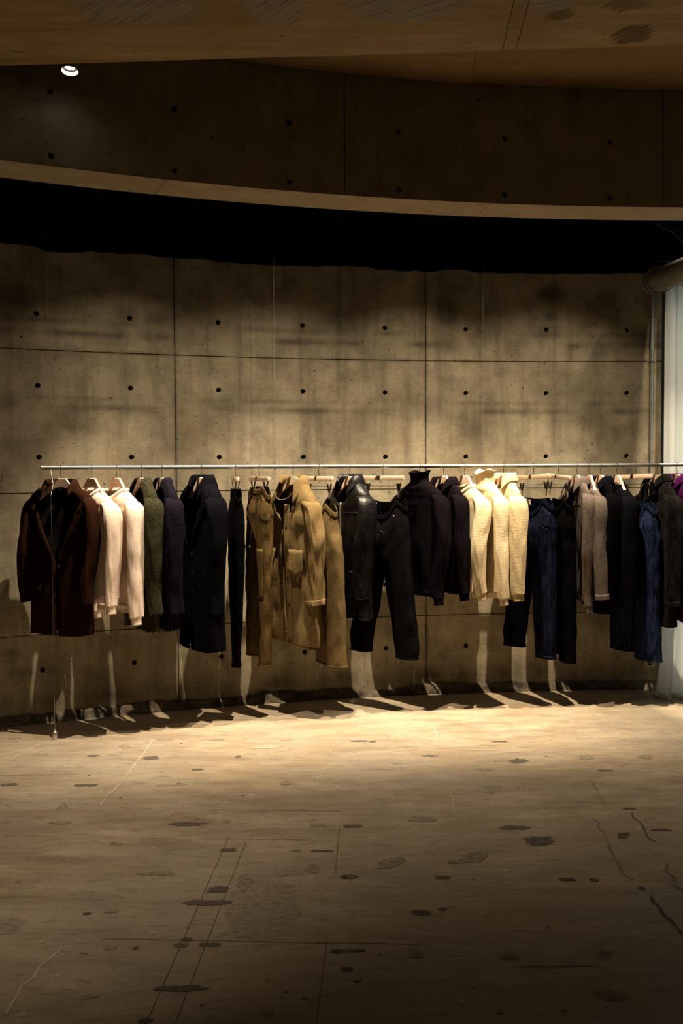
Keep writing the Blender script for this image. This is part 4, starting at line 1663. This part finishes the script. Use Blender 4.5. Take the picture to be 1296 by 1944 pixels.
fold_collar(e, 'plum_black_knit', B, .022, .050, .70, .01, .018, thick=.008)

# pale yellow knits -------------------------------------------------------
e, B, S = top('cream_sweater', 'pale yellow crew neck sweater with ribbed cuffs', 'sweater', 882, 54, 'cream_knit', 944, 1130, 1138, b=.055, front=.05, cuff='rib', hem='rib', seed=15,
              sleeve_w=(0.059, 0.039), cuff_u=(.02, .02), cuff_v=(-.02, 0), elbow=(.02, -.055), what='pale yellow crew neck sweater', group='pale yellow knits')
crew_band(e, 'cream_knit', B, .030)
e, B, S = top('cream_sweater', 'pale yellow sweater with a tall wavy funnel neck', 'sweater', 921, 58, 'cream_knit', 943, 1132, 1147, b=.052, front=.03, cuff='rib', hem='rib', seed=16, zneck=-.120, neck=(.072, .060), zt=-.084,
              sleeve_w=(0.056, 0.033), cuff_u=(.045, .02), cuff_v=(-.01, 0), what='pale yellow funnel neck sweater', group='pale yellow knits')
tall_neck(e, 'cream_knit', B, .098, 1.12, 7)
e, B, S = top('cream_sweater', 'pale yellow sweater with a thick turned down collar', 'sweater', 956, 61, 'butter_knit', 942, 1133, 1139, b=.056, front=.08, cuff='rib', hem='rib', seed=17, zneck=-.092,
              sleeve_w=(0.064, 0.041), cuff_u=(.03, .02), cuff_v=(-.02, 0), what='pale yellow collared sweater', group='pale yellow knits')
fold_collar(e, 'butter_knit', B, .036, .055, .85, .02, .012, thick=.007)

# grey, black tops at the right -----------------------------------------
e, B, S = top('grey_sweater', 'grey brown polo sweater with a dark open collar', 'sweater', 1095, 66, 'grey_knit', 938, 1137, 1162, b=.034, front=.10, seed=20, gap=v_gap(.2, .85, 1, .01), zneck=-.105,
              sleeve_w=(0.046, 0.025), cuff='rib', hem='rib', cuff_u=(.0, .02), cuff_v=(.0, 0), what='grey brown polo sweater', group='grey brown knits', fold=.010)
fold_collar(e, 'grey_knit', B, .026, .055, .85, .02, .012)
e, B, S = top('grey_sweater', 'grey brown plain sweater with a wide straight sleeve', 'sweater', 1118, 68, 'grey_knit', 942, 1136, 1136, b=.034, front=.05, seed=21,
              sleeve_w=(0.049, 0.044), cuff='band', cuff_u=(.04, .02), cuff_v=(.0, 0), what='grey brown plain sweater', group='grey brown knits', fold=.010)
crew_band(e, 'grey_knit', B, .016)
e, B, S = top('black_polo', 'black long sleeved polo shirt beside the grey sweaters', 'shirt', 1140, 66, 'black_cotton', 938, 1163, 1160, b=.036, front=.10, seed=22, gap=v_gap(.2, .85, 1, .01), zneck=-.105,
              sleeve_w=(0.047, 0.036), cuff_u=(.0, .02), cuff_v=(-.01, 0), what='black long sleeved polo shirt', fold=.010)
fold_collar(e, 'black_wool', B, .026, .055, .85, .02, .012)
e, B, S = top('black_sweater', 'plain black crew neck sweater beside the blue overalls', 'sweater', 1171, 64, 'black_wool', 942, 1152, 1158, b=.050, front=.05, seed=23,
              sleeve_w=(0.055, 0.038), cuff_u=(.02, .02), cuff_v=(-.01, 0), what='plain black crew neck sweater')
crew_band(e, 'black_wool', B, .018)
g = v_gap(.10, .35, 1, .02)
e, B, S = top('black_denim_jacket', 'faded black denim shirt jacket with buttoned cuffs near the curtain', 'jacket', 1247, 58, 'black_denim', 940, 1180, 1150, b=.060, front=.06, seed=25, gap=g, zneck=-.095,
              sleeve_w=(0.064, 0.048), cuff='shirt', cuff_u=(.03, .02), cuff_v=(-.02, 0), what='faded black denim shirt jacket', wrinkle=.008, hem_skew=-.015)
fold_collar(e, 'black_denim', B, .028, .05, .75, .02, .012)
B.patch('chest_pocket', 'black_denim', e, FR + .3, FR + .9, .28, .45, .003, (8, 8), .002)
for q in (.15, .3, .45, .6, .75, .9):
    B.dot('button', 'zip_metal', e, FR + .08, q, .006, .004)
e, B, S = top('purple_shirt', 'deep purple shirt cut off by the right edge of the picture', 'shirt', 1285, 58, 'purple_cotton', 940, 1172, 1142, b=.055, front=.06, seed=26, gap=v_gap(.10, .35, 1, .02), zneck=-.095,
              sleeve_w=(0.061, 0.046), cuff='shirt', cuff_u=(.03, .02), cuff_v=(-.02, 0), what='deep purple shirt', hem_skew=-.02)
fold_collar(e, 'purple_cotton', B, .028, .05, .75, .02, .012)

# ------------------------------------------------------------------ trousers


def trousers(name, label, px, theta, mat, waist_y, hems, what, wt=.102, wm=.095, wh=.085, d=(.030, .050, .045), hem_u=(.11, -.11), hem_v=(0, 0), knee_u=None, sag=(.03, .015), fold=.010,
             wrinkle=.007, seed=1, group=None, tilt=0.0, low=True, clips=(-.125, .125), hb=.165, band='waistband', turn_up=False, drop=0.0):
    P, rz, a = place(px, theta)
    e = empty(name, P, rz)
    tag(e, label, 'trousers', group)
    zw = zpx(px, waist_y, 0.0)
    legs = []
    for i, sd in ((0, 1), (1, -1)):
        zh = zpx(px, hems[i], .05)
        L_ = zw - zh
        c0 = .088 * clips[1] / .125
        kx = (knee_u[i] if knee_u else (sd * .10 + hem_u[i]) / 2)
        keys = [(sd * c0, 0, zw, wt, d[0]), (sd * c0, 0, zw - .05, wt * 1.02, d[0] * 1.25), (sd * (c0 + .004), 0, zw - .14, wt * 1.06, d[1]), (sd * (c0 + .006), 0, zw - .27, wm * 1.06, d[1] * 1.1),
                (kx, hem_v[i] * .4, zw - .27 - (L_ - .27) * .45, wm * .98, d[1]), (hem_u[i] * .97, hem_v[i] * .9, zh + .12, (wm + wh) * .5, d[2]), (hem_u[i], hem_v[i], zh, wh, d[2])]

        def zm(phi, s, p, keys=keys):
            f = 1 - smooth(s, 0, .35)
            x = p.x / (clips[1])
            r = -(sag[0] if sin(phi) < 0 else sag[1]) * max(-.35, (1 - x * x)) * f if abs(x) < 1 else -.10 * (abs(x) - 1) * f * (1 + drop)
            return r
        lf = Loft(keys, False, 2.3, fold, (2, 3), wrinkle, (1.8, 6.0), seed * 2 + i, .15, zm)
        lo = lf.build('leg', mat, e, 56, 44, None, 0, 1, .008)
        lf.patch(band, mat, lo, 0, 2 * PI, 0.0, .040 / lf.len, .002, (36, 4), .003)
        lf.patch('hem', mat, lo, 0, 2 * PI, 1 - (.05 if turn_up else .022) / lf.len, 1.0, .0015 if not turn_up else .004, (36, 3), .002)
        for q in (FR - .9, FR + .9, -FR):
            lf.patch('belt_loop', mat, lo, q - .05, q + .05, -.004, .05 / lf.len, .005, (2, 5), .003)
        legs.append((lf, lo))
    clip_hanger(px, theta, what, hb, clips, low, tilt)
    return e, legs


trousers('black_trousers', 'narrow black trousers hanging edge-on beside the black coat', 447, 84, 'black_cotton', 928, (1264, 1250), 'narrow black trousers', wt=.08, wm=.085, wh=.06, d=(.020, .042, .030), hem_u=(.06, -.06),
         hem_v=(-.012, .0), sag=(.0, .0), seed=31, low=False, clips=(-.09, .09), hb=.13, fold=.008)
e, lg = trousers('brown_trousers', 'rust brown canvas work trousers with a pale front crease', 492, 62, 'brown_canvas', 923, (1264, 1251), 'rust brown canvas trousers', wt=.072, wm=.062, wh=.052, d=(.018, .040, .036),
                 hem_u=(.065, -.10), knee_u=(.065, -.085), sag=(.02, .0), seed=32, low=False, clips=(-.085, .085), hb=.13, fold=.010, wrinkle=.010)
lg[0][0].patch('side_pocket', 'brown_canvas', lg[0][1], FR + .3, FR + 1.2, .05, .20, .002, (6, 8), .002)
lg[1][0].patch('side_pocket', 'brown_canvas', lg[1][1], FR - 1.2, FR - .3, .05, .20, .002, (6, 8), .002)
lg[0][0].patch('stitching', 'tan_thread', lg[0][1], FR + .9, FR + .93, .05, .985, .002, (1, 40), .0008)
lg[0][0].patch('knee_patch', 'brown_canvas', lg[0][1], FR - .7, FR + .7, .36, .62, .003, (8, 14), .002)
lg[1][0].patch('knee_patch', 'brown_canvas', lg[1][1], FR - .7, FR + .7, .36, .62, .003, (8, 14), .002)
lg[0][0].dot('button', 'rivet_copper', lg[0][1], FR - .9, .05, .006, .005)
e, lg = trousers('tan_trousers', 'wide tan wool trousers hanging behind the tan coat', 605, 58, 'tan_wool', 954, (1258, 1236), 'wide tan wool trousers', wt=.11, wm=.135, wh=.150, d=(.030, .060, .060),
                 hem_u=(.14, -.15), knee_u=(.13, -.12), sag=(.09, .03), seed=33, fold=.016, clips=(-.125, .125))
e, lg = trousers('black_trousers', 'black tapered trousers with splayed legs and copper rivets', 727, 36, 'charcoal_cotton', 947, (1247, 1243), 'black tapered trousers with rivets', wt=.105, wm=.105, wh=.080, d=(.024, .055, .048),
                 hem_u=(.185, -.185), knee_u=(.135, -.12), sag=(.11, .02), seed=34, fold=.010)
lg[0][0].dot('rivet', 'rivet_copper', lg[0][1], FR + .2, .10, .0055, .003)
lg[0][0].dot('rivet', 'rivet_copper', lg[0][1], FR - .6, .14, .0045, .003)
lg[1][0].patch('inner_label', 'label_white', lg[1][1], -FR - .2, -FR + .2, .015, .05, -.012, (4, 4), .001)
e, lg = trousers('blue_jeans', 'dark indigo jeans with faint stitching beside the yellow sweaters', 1013, 50, 'navy_denim', 944, (1245, 1236), 'dark indigo jeans', wt=.105, wm=.105, wh=.088, d=(.024, .055, .050),
                 hem_u=(.13, -.20), knee_u=(.11, -.14), sag=(.10, .01), seed=35, tilt=.045)
lg[0][0].patch('front_pocket', 'navy_denim', lg[0][1], FR + .2, FR + 1.1, .06, .17, .002, (8, 8), .002)
lg[0][0].patch('stitching', 'pale_thread', lg[0][1], FR + 1.0, FR + 1.02, .05, .985, .002, (1, 40), .0008)
lg[0][0].patch('stitching', 'pale_thread', lg[0][1], FR + .2, FR + 1.1, .172, .175, .004, (10, 1), .0008, lambda a, b: .02 * a)
lg[0][0].patch('stitching', 'pale_thread', lg[0][1], FR - 1.2, FR + 1.2, .968, .971, .004, (20, 1), .0008)
lg[0][0].patch('stitching', 'pale_thread', lg[0][1], FR - 1.2, FR + 1.2, .053, .056, .004, (20, 1), .0008)
lg[1][0].patch('stitching', 'pale_thread', lg[1][1], FR - 1.0, FR + 1.2, .968, .971, .004, (20, 1), .0008)
lg[1][0].patch('inner_label', 'label_white', lg[1][1], -FR - .3, -FR + .2, .012, .05, -.012, (4, 4), .001)
e, lg = trousers('black_trousers', 'loose black trousers between the indigo jeans and grey sweaters', 1060, 62, 'black_cotton', 946, (1252, 1240), 'loose black trousers', wt=.105, wm=.095, wh=.080, d=(.024, .048, .042),
                 hem_u=(.13, .0), knee_u=(.11, -.07), sag=(.07, .01), seed=36, tilt=-.045)
e, lg = trousers('blue_overalls', 'washed blue denim overalls with a black webbing strap', 1207, 47, 'blue_denim', 952, (1249, 1240), 'washed blue denim overalls', wt=.11, wm=.12, wh=.112, d=(.026, .060, .056),
                 hem_u=(.12, -.12), knee_u=(.105, -.13), sag=(.12, .01), seed=37, tilt=.02)
e['category'] = 'overalls'
lf, lo = lg[0]
pts = [lf.S(FR - .1 + .30 * q, .02 + .45 * q, .010 + .004 * sin(q * 3)) for q in [i / 14 for i in range(15)]]
V, Fc = [], []
for i, p in enumerate(pts):
    V += [p + Vector((-.012, -.001, -.004)), p + Vector((.012, 0, .004)), p + Vector((.012, .003, .004)), p + Vector((-.012, .002, -.004))]
for i in range(14):
    for k in range(4):
        k2 = (k + 1) % 4
        Fc.append((4 * i + k, 4 * i + 4 + k, 4 * i + 4 + k2, 4 * i + k2))
mesh('strap', V, Fc, 'clip_black', lo, 40)
c = lf.S(FR, .09, .018)
box('buckle', c.x - .016, c.x + .016, c.y - .004, c.y + .003, c.z - .024, c.z + .024, 'conduit_metal', lo, .003)
